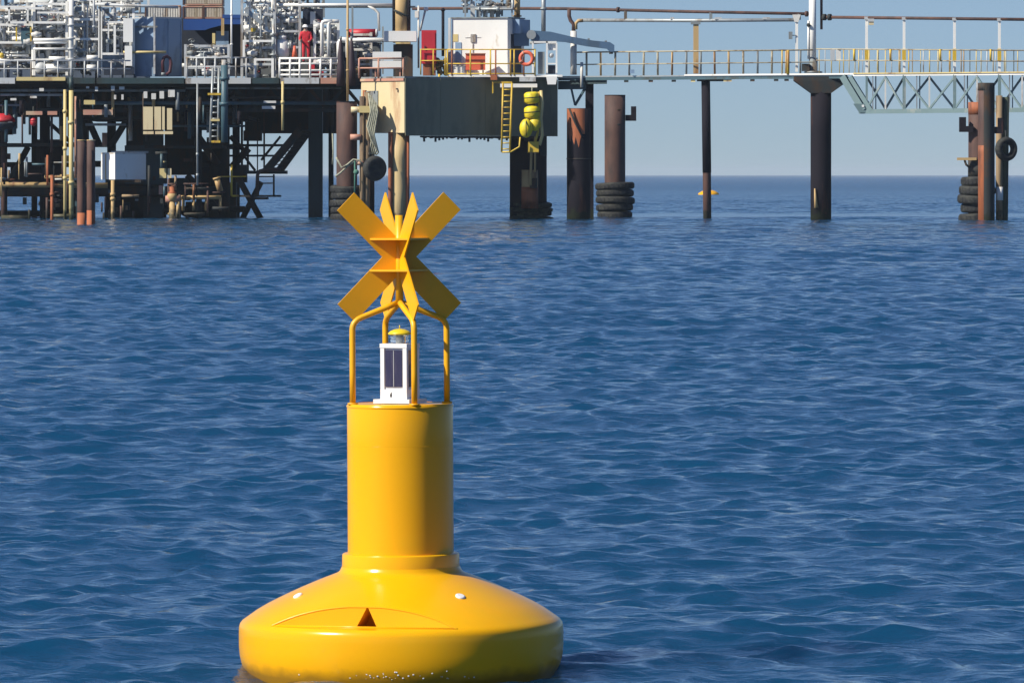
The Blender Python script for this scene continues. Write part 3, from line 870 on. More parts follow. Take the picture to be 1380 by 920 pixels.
def red_float(cx, y0, y1, w, D, label, half=True):
    t = Thing('life_capsule' if w > 15 else 'marker_float', label, 'life capsule' if w > 15 else 'float')
    s = mpp(D); c = V(cx, (y0 + y1) / 2, D)
    rx = w / 2 * s; rz = (y1 - y0) / 2 * s
    prof = [(rx * .3, rz), (rx * .75, rz * .75), (rx * .97, rz * .3), (rx, .02)]
    t.part('top_shell', MB().lathe(c, [(q[0], q[1]) for q in reversed(prof)], 24), M['red'])
    t.part('bottom_shell', MB().lathe(c, [(rx * .35, -rz), (rx * .8, -rz * .7), (rx * 1.02, -rz * .2), (rx * 1.02, .0)], 24), M['navy'] if w > 15 else M['red'])
    t.part('hook', MB().tube([c + Vector((0, 0, rz)), c + Vector((0, 0, rz + .5))], .04, 6), M['dark'])
    t.done()
red_float(4, 153, 177, 34, 284.6, 'large red topped round capsule hung below the deck at the left edge')
red_float(45, 158, 170, 9, 284.4, 'small red ball float hung beside the red topped capsule')

def rusty_valves():
    t = Thing('valve_stack', 'rust and yellow valve stack standing at the water beside the dark teal leg', 'valve')
    D = 284.2
    c = V(232, 300, D)
    t.part('stand', MB().tube([Vector((c.x, D, -.8)), V(232, 272, D)], .14, 10).tube([V(238, 300, D), V(241, 266, D)], .09, 8).tube([V(228, 286, D), V(240, 299, D)], .12, 8), M['rustpale'])
    t.part('valve_body', MB().ball(V(232, 265, D), .25), M['rustpale'])
    t.part('flange', MB().cyl(V(223, 268, D), V(243, 268, D), .16, 14), M['salmon'])
    t.part('bonnet', MB().lathe(V(232, 262, D), [(.2, 0), (.2, .1), (.12, .14), (.14, .35), (.05, .4)], 14), M['rustorange'])
    t.part('hand_wheel', MB().torus(V(232, 249, D), (0, .2, 1), .2, .03, 16, 6).tube([V(232, 258, D), V(232, 249, D)], .03, 6), M['rustbrown'])
    t.done()
    t = Thing('drain_pipe', 'yellow worn drain pipe between two braces right of the valve stack', 'pipe')
    t.part('pipe', MB().tube([V(292, 240, 285), V(297, 258, 285)], .14, 10), M['rustpale'])
    t.part('collar', MB().tube([V(292, 239, 285), V(292.6, 241.5, 285)], .19, 10), M['rustpale'])
    t.done()
rusty_valves()

# ------------------------------------------------------------------ pipework modules on the deck
def pipework(label, x0, x1, y0, y1, D, depth, seed, cols=('white', 'offwhite', 'palegrey', 'galv'), nh=9, nv=8, nval=6, levels=3, name='pipe_rack', ww=.12, extra=None):
    rr = random.Random(seed)
    t = Thing(name, label, 'pipe rack')
    s = mpp(D)
    fm = MB()
    for x in (x0, x1):
        for dd in (0, depth):
            fm.beam(V(x, y1, D + dd), V(x, y0, D + dd), ww)
    for k in range(levels):
        y = y0 + (y1 - y0) * (k + .15) / levels
        for dd in (0, depth): fm.beam(V(x0, y, D + dd), V(x1, y, D + dd), ww * .9)
        for x in (x0, x1): fm.beam(V(x, y, D), V(x, y, D + depth), ww * .9)
    t.part('frame', fm, M[cols[0]])
    def tri(): return rr.choice([.035, .045, .06, .06, .085, .12])
    for i in range(nh):
        y = rr.uniform(y0 + 2, y1 - 3); a = rr.uniform(x0, x0 + (x1 - x0) * .5); b = rr.uniform(a + (x1 - x0) * .25, x1 + 2)
        d = D + rr.uniform(-.1, depth); r = tri()
        pts = [V(a, y, d), V(b, y, d)]
        if rr.random() < .55:
            h = rr.uniform(5, 22) * rr.choice([-1, 1]); h = min(max(h, y0 - y), y1 - y)
            pts = pts[:1] + [V(b - 1.6, y, d), V(b - .4, y + (.35 if h > 0 else -.35) * 1.4, d), V(b, y + (1.7 if h > 0 else -1.7), d), V(b, y + h, d)] if abs(h) > 3 else pts
        mb = MB().tube(pts, r, 8)
        for q in range(rr.randint(1, 3)):
            c = pts[0].lerp(pts[1], rr.uniform(.1, .9)); mb.cyl(c - Vector((.035, 0, 0)), c + Vector((.035, 0, 0)), r * 1.7, 10)
        t.part('pipe', mb, M[rr.choice(cols)])
    for i in range(nv):
        x = rr.uniform(x0, x1); a = rr.uniform(y0 - 3, y0 + (y1 - y0) * .5); b = rr.uniform(a + (y1 - y0) * .3, y1)
        d = D + rr.uniform(-.1, depth); r = tri()
        pts = [V(x, a, d), V(x, b, d)]
        if rr.random() < .35:
            w = rr.uniform(4, 12) * rr.choice([-1, 1])
            pts = [V(x + w, a, d), V(x + (1.5 if w > 0 else -1.5), a, d), V(x, a + 1.5, d), V(x, b, d)]
        mb = MB().tube(pts, r, 8)
        for q in range(rr.randint(1, 3)):
            c = pts[-2].lerp(pts[-1], rr.uniform(.1, .9)); mb.cyl(c - Vector((0, 0, .035)), c + Vector((0, 0, .035)), r * 1.7, 10)
        t.part('pipe', mb, M[rr.choice(cols)])
    for i in range(nval):
        c = V(rr.uniform(x0 + 1, x1 - 1), rr.uniform(y0 + 4, y1 - 3), D + rr.uniform(-.15, depth * .6))
        r = rr.uniform(.09, .18)
        k = t.part('valve', MB().ball(c, r, 1.2, 1, 1, 10, 6).cyl(c - Vector((r * 1.6, 0, 0)), c + Vector((r * 1.6, 0, 0)), r * .75, 10), M[rr.choice(cols + ('grey',))])
        t.part('hand_wheel', MB().torus(c + Vector((0, -.05, r * 2)), (0, .4, 1), r * .9, .02, 12, 5).tube([c, c + Vector((0, -.05, r * 2))], .02, 5), M[rr.choice(['dark', 'red', 'grey', 'galv'])], k)
    for i in range(3):                        # junction boxes, gauges
        x, y = rr.uniform(x0, x1 - 5), rr.uniform(y0 + 5, y1 - 8)
        t.part('junction_box', MB().pbox(x, y, x + rr.uniform(2, 5), y + rr.uniform(3, 6), D + rr.uniform(-.1, depth * .5), .2), M[rr.choice(['white', 'grey', 'dark', 'palegrey'])])
    if extra: extra(t)
    return t.done()

def ex_a(t):
    D = 284.6
    t.part('dark_panel', MB().pbox(14, 16, 28, 27, D + 1, .15), M['navy'])
    t.part('teal_box', MB().pbox(28, 38, 41, 56, D, .8), M['teal'])
    for x in (22, 41.5): t.part('yellow_post', MB().pbox(x - 1, 36, x + 1, 56, D - .1, .1), M['yellow'])
    for a in ((10, 10, 60, 13), (10, 29, 86, 32), (11, 10, 13.5, 32), (36, 12, 38.5, 32)): t.part('white_frame', MB().pbox(*a, D - .2, .12), M['white'])
    t.part('drum', MB().cyl(V(-6, 84, D - .2), V(14, 84, D - .2), .15, 14), M['white'])
    t.part('yellow_valve', MB().ball(V(2, 75, D - .1), .13), M['yellow'])
def ex_b(t):
    D = 284.5
    t.part('receiver_end', MB().ball(V(55, 92.5, D + .2), .29, 1, .8, 1), M['palegrey'])
    t.part('receiver', MB().cyl(V(57, 92.5, D + .3), V(90, 92.5, D + .3), .22, 16), M['white'])
    t.part('pipe_bundle', MB().tube([V(45, 54, D), V(92, 54, D)], .08, 8).tube([V(46, 58, D), V(90, 58, D)], .06, 8).tube([V(45, 66, D), V(90, 66, D)], .05, 8), M['white'])
    t.part('receiver', MB().cyl(V(66, 79.5, D), V(88, 79.5, D), .11, 12), M['white'])
    t.part('white_frame', MB().pbox(50, 16, 96, 18.5, D - .1, .12).pbox(55, 5, 70, 7, D - .1, .1), M['white'])
def ex_c(t):
    D = 284.6
    t.part('white_column', MB().tube([V(96, 0 - 16, D - .2), V(96, 102, D - .2)], .12, 12), M['white'])
    for y in (22, 34, 52, 66, 80): t.part('flange', MB().cyl(V(96, y - 1.2, D - .2), V(96, y + 1.2, D - .2), .18, 12), M['palegrey'])
    t.part('receiver', MB().cyl(V(117, 78, D), V(132, 78, D), .12, 12).cyl(V(117, 92, D), V(129, 92, D), .16, 12), M['white'])
    t.part('long_beam', MB().pbox(100, 35, 212, 37.5, D + .2, .15), M['grey'])
    t.part('long_pipe', MB().tube([V(128, 6, D), V(240, 10, D)], .07, 8), M['palegrey'])
def ex_d(t):
    D = 284.6
    t.part('white_tower', MB().pbox(166, 25, 179, 57, D - .2, .4), M['white'])
    t.part('white_tower_leg', MB().pbox(168, 62, 178, 89, D - .15, .3), M['white'])
    t.part('white_frame', MB().pbox(145, 29, 166, 31.5, D - .1, .12).pbox(145, 31, 147, 54, D - .1, .12).pbox(153, 34, 156, 74, D - .1, .12), M['white'])
    t.part('plinth', MB().pbox(140, 91, 180, 101, D - .1, .8), M['navy'])
    t.part('vessel', MB().pbox(128, 72, 166, 91, D + .7, 1), M['bluegrey'])
pipework('white pipe rack at the left edge with a dark square panel and teal box', -6, 44, 6, 102, 284.8, 2.4, 21, nh=24, nv=18, nval=14, levels=4, extra=ex_a)
pipework('white pipe rack with a round ended horizontal receiver low at its front', 46, 90, 2, 102, 284.7, 2.4, 32, nh=24, nv=16, nval=15, levels=4, extra=ex_b)
pipework('white pipe rack around the tall thick white column', 92, 134, -4, 102, 284.8, 2.4, 43, nh=24, nv=18, nval=15, levels=4, extra=ex_c)
pipework('white pipe rack with a square white tower beside the blue grey container', 136, 180, 4, 100, 284.8, 2.2, 54, nh=18, nv=14, nval=12, levels=3, extra=ex_d)
pipework('weathered grey pipe rack running off beyond the left edge', -120, -10, 4, 102, 285.2, 3, 65, nh=14, nv=10, nval=5, levels=3)
pipework('tall grey pipe rack standing behind the white racks at the left edge', 0, 120, -8, 60, 291, 3, 76, cols=('palegrey', 'galv', 'grey', 'bluegrey'), nh=16, nv=16, nval=6, levels=4)
pipework('grey pipe rack behind the square white tower with long pipes to the right', 118, 200, -4, 60, 292, 3, 77, cols=('palegrey', 'grey', 'galv', 'offwhite'), nh=12, nv=10, nval=5, levels=3)

def housing(label, x0, y0, x1, y1, D, depth, m):
    t = Thing('equipment_house', label, 'equipment house')
    t.part('walls', MB().pbox(x0, y0, x1, y1, D, depth), M[m])
    t.part('roof', MB().pbox(x0 - 1, y0 - 1.4, x1 + 1, y0 - .05, D - .1, depth + .2), M['grey'])
    n = max(2, int((x1 - x0) / 16))
    for i in range(n):
        a = x0 + (x1 - x0) * (i + .25) / n
        t.part('window', MB().pbox(a, y0 + 12, a + 6, y0 + 24, D - .05, .045), M['navy'])
    for i in range(n + 1):
        a = x0 + (x1 - x0 - 1) * i / n
        t.part('rib', MB().pbox(a, y0 + .5, a + 1, y1, D - .08, .075), M[m])
    t.done()
housing('long blue grey equipment house behind the white pipe racks at the left', -60, 24, 128, 106, 298, 4, 'housing')
housing('blue grey equipment house behind the square white tower', 131, 34, 196, 106, 297.4, 4, 'housing')
housing('grey equipment house behind the worker in red', 330, 26, 432, 106, 296, 4, 'housinggrey')
housing('low grey equipment house behind the dark tapered hoppers', 440, 58, 512, 106, 292, 3, 'housinggrey')
def container():
    t = Thing('container', 'big blue grey steel container among the white pipe racks', 'container')
    D = 284.9
    c0 = V(208, 103, D); zt = V(208, 25, D).z; zb = c0.z
    l = Vector((-math.cos(R(25)), math.sin(R(25)), 0)); r = Vector((math.cos(R(38)), math.sin(R(38)), 0))
    wl = 27 * mpp(D) / math.cos(R(25)); wr = 35 * mpp(D) / math.cos(R(38))
    def quad(o, u, w, z0, z1, th):
        n = Vector((u.y, -u.x, 0)) * th
        if n.y > 0: n = -n
        q = [o, o + u * w, o + u * w + n, o + n]
        return MB().hexa([p + Vector((0, 0, z0)) for p in q] + [p + Vector((0, 0, z1)) for p in q])
    q = [c0, c0 + r * wr, c0 + r * wr + l * wl, c0 + l * wl]
    for p_ in q: p_.z = 0
    t.part('body', MB().hexa([p + Vector((0, 0, zb)) for p in q] + [p + Vector((0, 0, zt)) for p in q]), M['bluegrey'])
    b0 = q[0].copy()
    for f in (.0, .5, .97):
        t.part('seam', quad(b0 + r * wr * f, r, .05, zb, zt, .03), M['bluegrey'])
    t.part('post', MB().beam(V(208, 100, D - .25), V(208, 18, D - .25), .09), M['palegrey'])
    t.part('pipe', MB().tube([V(166, 70.5, D - .3), V(224, 70.5, D - .3)], .06, 8), M['paleyellow'])
    t.part('handle', MB().pbox(203, 47, 206, 57, D + .1, .1), M['yellow'])
    t.part('top_rim', MB().hexa([p + Vector((0, 0, zt)) for p in q] + [p + Vector((0, 0, zt + .07)) for p in q]), M['palegrey'])
    t.done()
    t = Thing('hose', 'dark maroon hose arched against the blue grey container', 'hose')
    t.part('hose', MB().tube([V(220, 100, D - .1), V(219, 84, D - .1), V(221, 78, D - .1), V(225, 76, D - .1), V(229, 79, D - .1), V(230.5, 86, D - .1), V(229, 97, D - .1), V(224, 101, D - .1)], .075, 8), mat('maroon hose', (.08, .02, .03), .6))
    t.part('coupling', MB().cyl(V(220, 102, D - .1), V(220, 98, D - .1), .11, 10), M['grey'])
    t.done()
container()

def corrugated_unit(label, x0, y0, x1, y1, D, depth, n, col='corr'):
    t = Thing('storage_container', label, 'container')
    a, b = V(x0, y1, D), V(x1, y0, D)
    mb = MB(); mb.box(a.x + .02, b.x - .02, D + .06, D + depth, a.z, b.z)
    w = (b.x - a.x) / n
    for i in range(n):
        mb.box(a.x + i * w + w * .2, a.x + i * w + w * .8, D, D + .07, a.z + .06, b.z - .06)
    t.part('walls', mb, M[col])
    t.part('frame', MB().pbox(x0 - .5, y0 - .6, x1 + .5, y0 + 1, D - .03, .12), M['salmon'])
    t.part('frame', MB().pbox(x0 - .5, y1 - 1, x1 + .5, y1 + .3, D - .03, .12), M['salmon'])
    t.part('corner_post', MB().pbox(x0 - 1, y0, x0 + 1, y1, D - .05, .14), M['rustbrown'])
    t.part('corner_post', MB().pbox(x1 - 1, y0, x1 + 1, y1, D - .05, .14), M['rustbrown'])
    t.done()
corrugated_unit('cream corrugated container above the blue awning, left one of the lower pair', 247, 9, 273, 25, 288.5, 2.4, 12)
corrugated_unit('cream corrugated container above the blue awning, right one of the lower pair', 274.5, 9, 300, 25, 288.5, 2.4, 12)
corrugated_unit('cream corrugated container on top of the lower pair above the blue awning', 247, -10, 300, 7, 288.5, 2.4, 24)
corrugated_unit('pale walled unit with upright ribs rising behind the square white tower', 196, 8, 243, 30, 290, 2.5, 14, 'offwhite')

def blue_shelter():
    t = Thing('shelter', 'dark open shelter with a bright blue fascia below the cream containers', 'shelter')
    D = 287
    t.part('fascia', MB().prism([(247, 26), (300, 26), (300, 34), (284, 38), (276, 41), (247, 41)], D - .3, .15), M['tarp'])
    t.part('fascia', MB().pbox(300, 20, 335, 33, D, .15), M['tarp'])
    t.part('back_wall', MB().pbox(245, 26, 336, 103, D + 1.5, .1), M['navy'])
    t.part('roof', MB().pbox(245, 25.2, 335, 26, D, 2), M['navy'])
    t.part('side_wall', MB().pbox(291, 42, 308, 72, D + .6, .1), M['bluegrey'])
    for x, y0, y1, w in ((300, 25, 48, 4), (288, 45, 72, 4)):
        t.part('post', MB().pbox(x - w / 2, y0, x + w / 2, y1, D - .4, .15), M['paleyellow'])
    t.done()
blue_shelter()

def mast(label, x, w, y0, y1, D, m, cat='mast', flanges=(), arms=()):
    t = Thing('mast', label, cat)
    r = w / 2 * mpp(D)
    t.part('pole', MB().tube([V(x, y1, D), V(x, y0, D)], r, 14), M[m])
    for y in flanges: t.part('flange', MB().cyl(V(x, y + 1, D), V(x, y - 1, D), r * 1.5, 14), M[m])
    for a in arms: t.part('bracket', MB().beam(V(a[0], a[1], D), V(a[2], a[3], D), .07), M[m])
    if len(t.parts) == 1: t.part('base_flange', MB().cyl(V(x, y1, D), V(x, y1 - 1.5, D), r * 1.7, 14), M[m])
    t.done()
mast('thin pale grey mast standing in the white pipe racks at the left', 126.5, 3, -16, 44, 284.2, 'palegrey', flanges=(36,))
mast('slim white mast in front of the dark blue shelter', 312, 2.6, -16, 86, 284.0, 'white', flanges=(20, 60))
mast('pale mast rising from the grey piping right of the slim white mast', 357, 3.2, -16, 50, 286, 'palegrey', flanges=(22,))
mast('tall thin rusty pole in front of the dark triangular hoppers', 468.5, 3.2, -16, 139, 282.5, 'rustpale', flanges=(40, 95))
mast('silver mast on the deck right of the white cabin', 732.5, 6, -20, 45, 285.5, 'galv', flanges=(12,))
mast('dark post between the red panel and the white cabin', 597, 4, 11, 76, 287, 'rustdark', flanges=(14,))

def ex_e(t):
    D = 284.6
    t.part('strut', MB().beam(V(330, 12, D), V(353, 32, D), .2), M['galv'])
    t.part('yellow_lamp', MB().pbox(338, 38, 344, 43, D, .15), M['yellow'])
    t.part('white_frame', MB().pbox(327, 54, 368, 57, D - .1, .12).pbox(327, 57, 330, 78, D - .1, .12), M['white'])
    t.part('gate_frame', MB().pbox(342, 79, 369, 82, D - .3, .12).pbox(342, 82, 345.5, 107, D - .3, .12).pbox(365.5, 82, 369, 107, D - .3, .12), M['white'])
def ex_f(t):
    D = 284.8
    t.part('vessel', MB().lathe(V(380, 78, D + .4), [(.2, 0), (.34, .08), (.36, .3), (.36, .72), (.25, .85), (.05, .9)], 18), M['white'])
    t.part('orange_cone', MB().tube([V(397, 78, D - .3), V(397, 62, D - .3)], [.14, .05], 10), M['orange'])
    t.part('sign', MB().pbox(418, 16, 425, 33, D + .5, .08), M['signwhite'])
    t.part('dark_cabinet', MB().pbox(408, 12, 435, 62, D + 1.6, .3), M['navy'])
def ex_g(t):
    D = 284.6
    for x in (434, 443): t.part('bent_pipe', MB().tube([V(x, 76, D), V(x, 33, D), V(x + 1, 30, D), V(x + 4, 29, D), V(x + 14, 29, D)], .09, 8), M['white'])
    t.part('bent_pipe', MB().tube([V(457, 78, D), V(457, 58, D), V(460, 53.5, D), V(466, 53.5, D), V(469, 58, D), V(469, 78, D)], .12, 10), M['white'])
    t.part('red_pump', MB().pbox(416, 85, 424, 104, D - .2, .5).pbox(424, 94, 436, 104, D - .1, .4), M['red'])
pipework('grey and white pipe rack with a square white gate frame in front', 326, 370, -6, 106, 284.8, 2.2, 81, cols=('palegrey', 'white', 'galv', 'offwhite'), nh=24, nv=20, nval=14, levels=5, extra=ex_e)
pipework('pipe rack with a white upright vessel beside the worker in red', 371, 404, -4, 104, 285.0, 2.0, 92, cols=('palegrey', 'offwhite', 'galv', 'white'), nh=20, nv=16, nval=14, levels=5, extra=ex_f)
pipework('low white pipe rack with two bent pipes in front of the dark hoppers', 424, 456, 28, 104, 285.0, 2.0, 103, nh=14, nv=10, nval=10, levels=3, extra=ex_g)
pipework('low grey pipe rack in front of the dark shelter', 250, 308, 60, 104, 284.6, 1.6, 114, cols=('palegrey', 'offwhite', 'galv', 'white'), nh=18, nv=13, nval=12, levels=3)
pipework('small pipe rack with a dark drum left of the beige hull', 474, 500, 44, 104, 286, 1.5, 125, cols=('offwhite', 'palegrey', 'grey', 'rustpale'), nh=7, nv=6, nval=5, levels=3)
pipework('grey overhead pipe rack high behind the worker in red', 372, 436, -12, 24, 290, 2, 136, cols=('grey', 'palegrey', 'galv', 'offwhite'), nh=8, nv=7, nval=3, levels=2)

def railing(label, pts, D, h_px, mids, posts, m, pm=None, r=.03, name='railing'):
    """pts: (x0, x1, y_top, y_bottom)"""
    x0, x1, yt, yb = pts
    t = Thing(name, label, 'railing')
    t.part('top_rail', MB().tube([V(x0, yt, D), V(x1, yt, D)], r, 8), M[m])
    for y in mids: t.part('mid_rail', MB().tube([V(x0, y, D), V(x1, y, D)], r * .85, 8), M[m])
    for x in posts: t.part('post', MB().tube([V(x, yb, D), V(x, yt, D)], r, 8), M[pm or m])
    t.done()
railing('white three bar railing along the deck edge below the worker in red', (376, 456, 79, 106), 284.05, 0, (86, 95, 101), (377, 391, 404, 418, 432, 446, 456), 'white', r=.055)
railing('grey railing along the deck edge in front of the dark shelter', (250, 340, 78, 106), 284.05, 0, (90,), (252, 265, 276, 290, 318, 332), 'palegrey', r=.04)
railing('faint grey railing along the deck edge in front of the white racks at the left', (-140, 176, 82, 106), 284.05, 0, (93,), tuple(range(-138, 178, 18)), 'palegrey', r=.035)

# person in red work clothes
def worker():
    D = 284.55
    s = 1.78 / 7.5
    base = V(413, 34, D); top = base.z
    ox, oz = V(412, 40, D).x, top - 1.78
    def J(x, y, z): return (ox + x, D + .35 + y, oz + z)
    joints = [J(0, 0, .96), J(0, -.02, 1.20), J(-.01, -.03, 1.42), J(-.02, -.06, 1.53), J(-.03, -.08, 1.66),
              J(.10, 0, .90), J(.12, -.05, .50), J(.12, .02, .06), J(.12, -.12, .04),
              J(-.10, 0, .90), J(-.11, -.05, .50), J(-.11, .02, .06), J(-.11, -.12, .04),
              J(.19, -.03, 1.42), J(.27, -.08, 1.14), J(.16, -.30, 1.02), J(.12, -.37, .99),
              J(-.20, -.03, 1.42), J(-.29, -.08, 1.15), J(-.26, -.32, 1.06), J(-.25, -.39, 1.03)]
    rad = [.17, .165, .17, .065, .105, .105, .075, .05, .04, .105, .075, .05, .04, .085, .06, .045, .04, .085, .06, .045, .04]
    edges = [(0, 1), (1, 2), (2, 3), (3, 4), (0, 5), (5, 6), (6, 7), (7, 8), (0, 9), (9, 10), (10, 11), (11, 12), (2, 13), (13, 14), (14, 15), (15, 16), (2, 17), (17, 18), (18, 19), (19, 20)]
    me = bpy.data.meshes.new('body'); me.from_pydata(joints, edges, [])
    ob = bpy.data.objects.new('body', me); scene.collection.objects.link(ob)
    sk = ob.modifiers.new('skin', 'SKIN'); ob.modifiers.new('sub', 'SUBSURF').levels = 2
    lay = me.skin_vertices[0].data
    for i, r in enumerate(rad): lay[i].radius = (r, r * .8 if i < 3 else r); lay[i].use_root = (i == 0)
    dg = bpy.context.evaluated_depsgraph_get(); dg.update()
    m2 = bpy.data.meshes.new_from_object(ob.evaluated_get(dg))
    ob.modifiers.clear(); ob.data = m2
    rootloc = Vector((ox, D + .35, oz))
    for v in m2.vertices: v.co -= rootloc
    m2.materials.clear(); m2.materials.append(M['hivis']); m2.materials.append(M['skin']); m2.materials.append(M['dark'])
    for pl in m2.polygons:
        c = pl.center
        pl.use_smooth = True
        pl.material_index = 1 if c.z > 1.50 or (c.y < -.33 and .9 < c.z < 1.15) else (2 if c.z < .11 else 0)
    root = bpy.data.objects.new('person', None); scene.collection.objects.link(root)
    root.location = rootloc; root.empty_display_size = .3
    root['label'] = 'person in red work clothes and white hard hat leaning over the pipes'; root['category'] = 'person'
    ob.parent = root
    hm = link_mesh('hard_hat', MB().lathe((-.03, -.08, 1.68), [(.155, 0), (.152, .015), (.128, .02), (.122, .07), (.09, .115), (.03, .135)], 20), M['hat'])
    hm.parent = root
    # walkway grating the worker stands on
    one('grating_step', 'small grey grating step the worker in red stands on', 'step', MB().box(ox - .7, ox + .6, D - .1, D + .9, oz - .05, oz).box(ox - .6, ox - .52, D, D + .1, V(0, 106, D).z, oz - .052).box(ox + .42, ox + .5, D, D + .1, V(0, 106, D).z, oz - .052), M['grey'])
worker()

def hoppers():
    for x0, x1, lab in ((455, 463, 'narrow dark tapered hopper left of the thin rusty pole'), (469, 478, 'narrow dark tapered hopper right of the thin rusty pole')):
        D = 283.3; t = Thing('hopper', lab, 'hopper')
        c = V((x0 + x1) / 2, 0, D); w = (x1 - x0) * mpp(D)
        t.part('body', MB().lathe((c.x, D + w / 2, V(0, 116, D).z), [(w * .75, 0), (w * .62, .8), (w * .45, 1.5), (w * .25, 2.05), (w * .12, 2.15)], 16), mat('dark plum paint', (.035, .02, .03), .6, (.06, .03, .03), .4, 1, 2))
        t.part('vent', MB().cyl((c.x, D + w / 2, V(0, 116, D).z + 2.15), (c.x, D + w / 2, V(0, 116, D).z + 2.3), .06, 8), M['grey'])
        t.done()
hoppers()

# ------------------------------------------------------------------ hull module and its gear
def hull():
    t = Thing('hull_module', 'boxy beige hull module with a darkened shade side on legs right of the pipe decks', 'platform module')
    D = 280.5
    c0 = V(545, 104, D); c0.z = 0
    zt, zb = V(0, 106, D).z, V(0, 183, D).z
    zl = V(0, 179, D).z
    l = Vector((-math.cos(R(48)), math.sin(R(48)), 0)); r = Vector((math.cos(R(36)), math.sin(R(36)), 0))
    wl = 60 * mpp(D) / math.cos(R(48)); wr = 207 * mpp(D) / math.cos(R(36))
    q = [c0, c0 + r * wr, c0 + r * wr + l * wl, c0 + l * wl]
    t.part('body', MB().hexa([p + Vector((0, 0, zl)) for p in q] + [p + Vector((0, 0, zt)) for p in q]), M['cream'])
    nr = Vector((r.y, -r.x, 0))
    def rpanel(u0, u1, z0, z1, th, o=.0):
        a = [c0 + r * wr * u0 + nr * o, c0 + r * wr * u1 + nr * o, c0 + r * wr * u1 + nr * (o + th), c0 + r * wr * u0 + nr * (o + th)]
        return MB().hexa([p + Vector((0, 0, z0)) for p in a] + [p + Vector((0, 0, z1)) for p in a])
    t.part('shade_side', rpanel(0.004, 1, zb, zt + .02, .04), M['hull'])  # panel over the face turned from the sun, its shade painted in
    for u in (.23, .52, .78): t.part('plate_seam', rpanel(u, u + .006, zb + .02, zt, .02, .042), M['hull'])
    mb = MB()
    rr = random.Random(8)
    for i in range(30):
        u = .12 + i * .0245
        if rr.random() < .2: continue
        h = rr.uniform(.10, .28)
        a = [c0 + r * wr * u, c0 + r * wr * (u + .012), c0 + r * wr * (u + .012) + nr * .03, c0 + r * wr * u + nr * .03]
        mb.hexa([p + Vector((0, 0, zb - h)) for p in a] + [p + Vector((0, 0, zb - .004)) for p in a])
    for i in range(40):
        u = .1 + i * .02
        a = [c0 + r * wr * u, c0 + r * wr * (u + .02), c0 + r * wr * (u + .02) + nr * .05, c0 + r * wr * u + nr * .05]
        mb.hexa([p + Vector((0, 0, zb - rr.uniform(.06, .13))) for p in a] + [p + Vector((0, 0, zb - .006)) for p in a])
    t.part('hanging_growth', mb, M['dark'])
    nl = Vector((-l.y, l.x, 0)); nl = nl if nl.y < 0 else -nl
    def lpanel(u0, u1, y0, y1, th, o=0.0):
        a = [c0 + l * wl * u0 + nl * o, c0 + l * wl * u1 + nl * o, c0 + l * wl * u1 + nl * (o + th), c0 + l * wl * u0 + nl * (o + th)]
        return MB().hexa([p + Vector((0, 0, V(0, y1, D).z)) for p in a] + [p + Vector((0, 0, V(0, y0, D).z)) for p in a])
    t.part('top_band', lpanel(0, 1, 105.5, 109, .06), M['salmon'])
    w = t.part('window', lpanel(.60, .90, 122, 150, .05), M['grey'])
    t.part('window_frame', lpanel(.87, .93, 121, 151, .09), M['rustorange'], w)
    t.part('hull_mark', lpanel(.14, .19, 119, 120.5, .012, .004), M['black'])
    t.part('hull_mark', lpanel(.13, .155, 120.7, 124.5, .012, .004), M['black'])
    t.part('deck_plate', MB().hexa([p + Vector((0, 0, zt + .022)) for p in q] + [p + Vector((0, 0, zt + .1)) for p in q]), M['grey'])
    # legs under the module
    for x, w_, Dl, mm in ((535, 28, 280.95, 'rustpale'), (524, 6, 281.2, 'rustorange')):
        if x == 535:
            mb = MB(); pile_shaft(mb, 525, 549, 178, Dl); t.part('leg', mb, M['legcream'])
        else:
            mb = MB(); pile_shaft(mb, 523, 529, 178, Dl - .3); t.part('leg_pipe', mb, M['rustorange'])
    mb = MB().tube([V(549, 178, 281.2), Vector((V(549, 178, 281.2).x, 281.2, -1))], .1, 8)
    t.part('leg_pipe', mb, M['rustorange'])
    t.part('duct', MB().cyl(V(476, 147.5, 281.8), V(486, 147.5, 281.8), .16, 14), M['cream'])
    t.part('duct', MB().pbox(486, 142, 509, 152, 281.5, .5), M['paleyellow'])
    t.done()
    # leg right: black with yellow hoses and a rusted foot
    t = Thing('platform_leg', 'thick black platform leg with a rusty patch, behind the yellow floats', 'platform leg')
    mb = MB(); c, rr_, z = pile_shaft(mb, 687, 737, 104, 286.0); t.part('shaft', mb, M['rustdark'])
    mb = MB(); pile_shaft(mb, 703, 725, 229, 284.9, bottom=V(0, 271, 284.9).z); t.part('rusty_sleeve', mb, M['rustpale'])
    mb = MB(); c2, r2, z2 = pile_shaft(mb, 702.6, 725.4, 252, 284.88, bottom=V(0, 271, 284.9).z + .01); t.part('sleeve_foot', mb, M['rustorange'])
    t.part('slot', MB().pbox(714, 240, 724, 254, 284.85, .12), M['dark'])
    t.part('green_strip', MB().pbox(727, 120, 737, 210, 286.2, .3), M['darkteal'])
    t.part('bracket', MB().pbox(711, 192, 726, 206, 285.4, .4), M['yellow'])
    t.part('pipe', MB().tube([V(721, 184, 284.6), V(721, 232, 284.6)], .05, 8).tube([V(716, 205, 284.6), V(715, 250, 284.6)], .06, 8), M['rustpale'])
    t.done()
    t = Thing('rusty_pillar', 'thick rusty pillar rising above the beige hull with a white collar', 'pillar')
    mb = MB(); D2 = 284
    t.part('pillar', MB().cyl(V(540, 58, D2), V(540, -20, D2), .36, 20), M['rustpale'])
    t.part('side_pipe', MB().tube([V(531, 42, D2 - .2), V(531, -20, D2 - .2)], .08, 8).tube([V(551, 42, D2 - .2), V(551, -20, D2 - .2)], .08, 8), M['rustdark'])
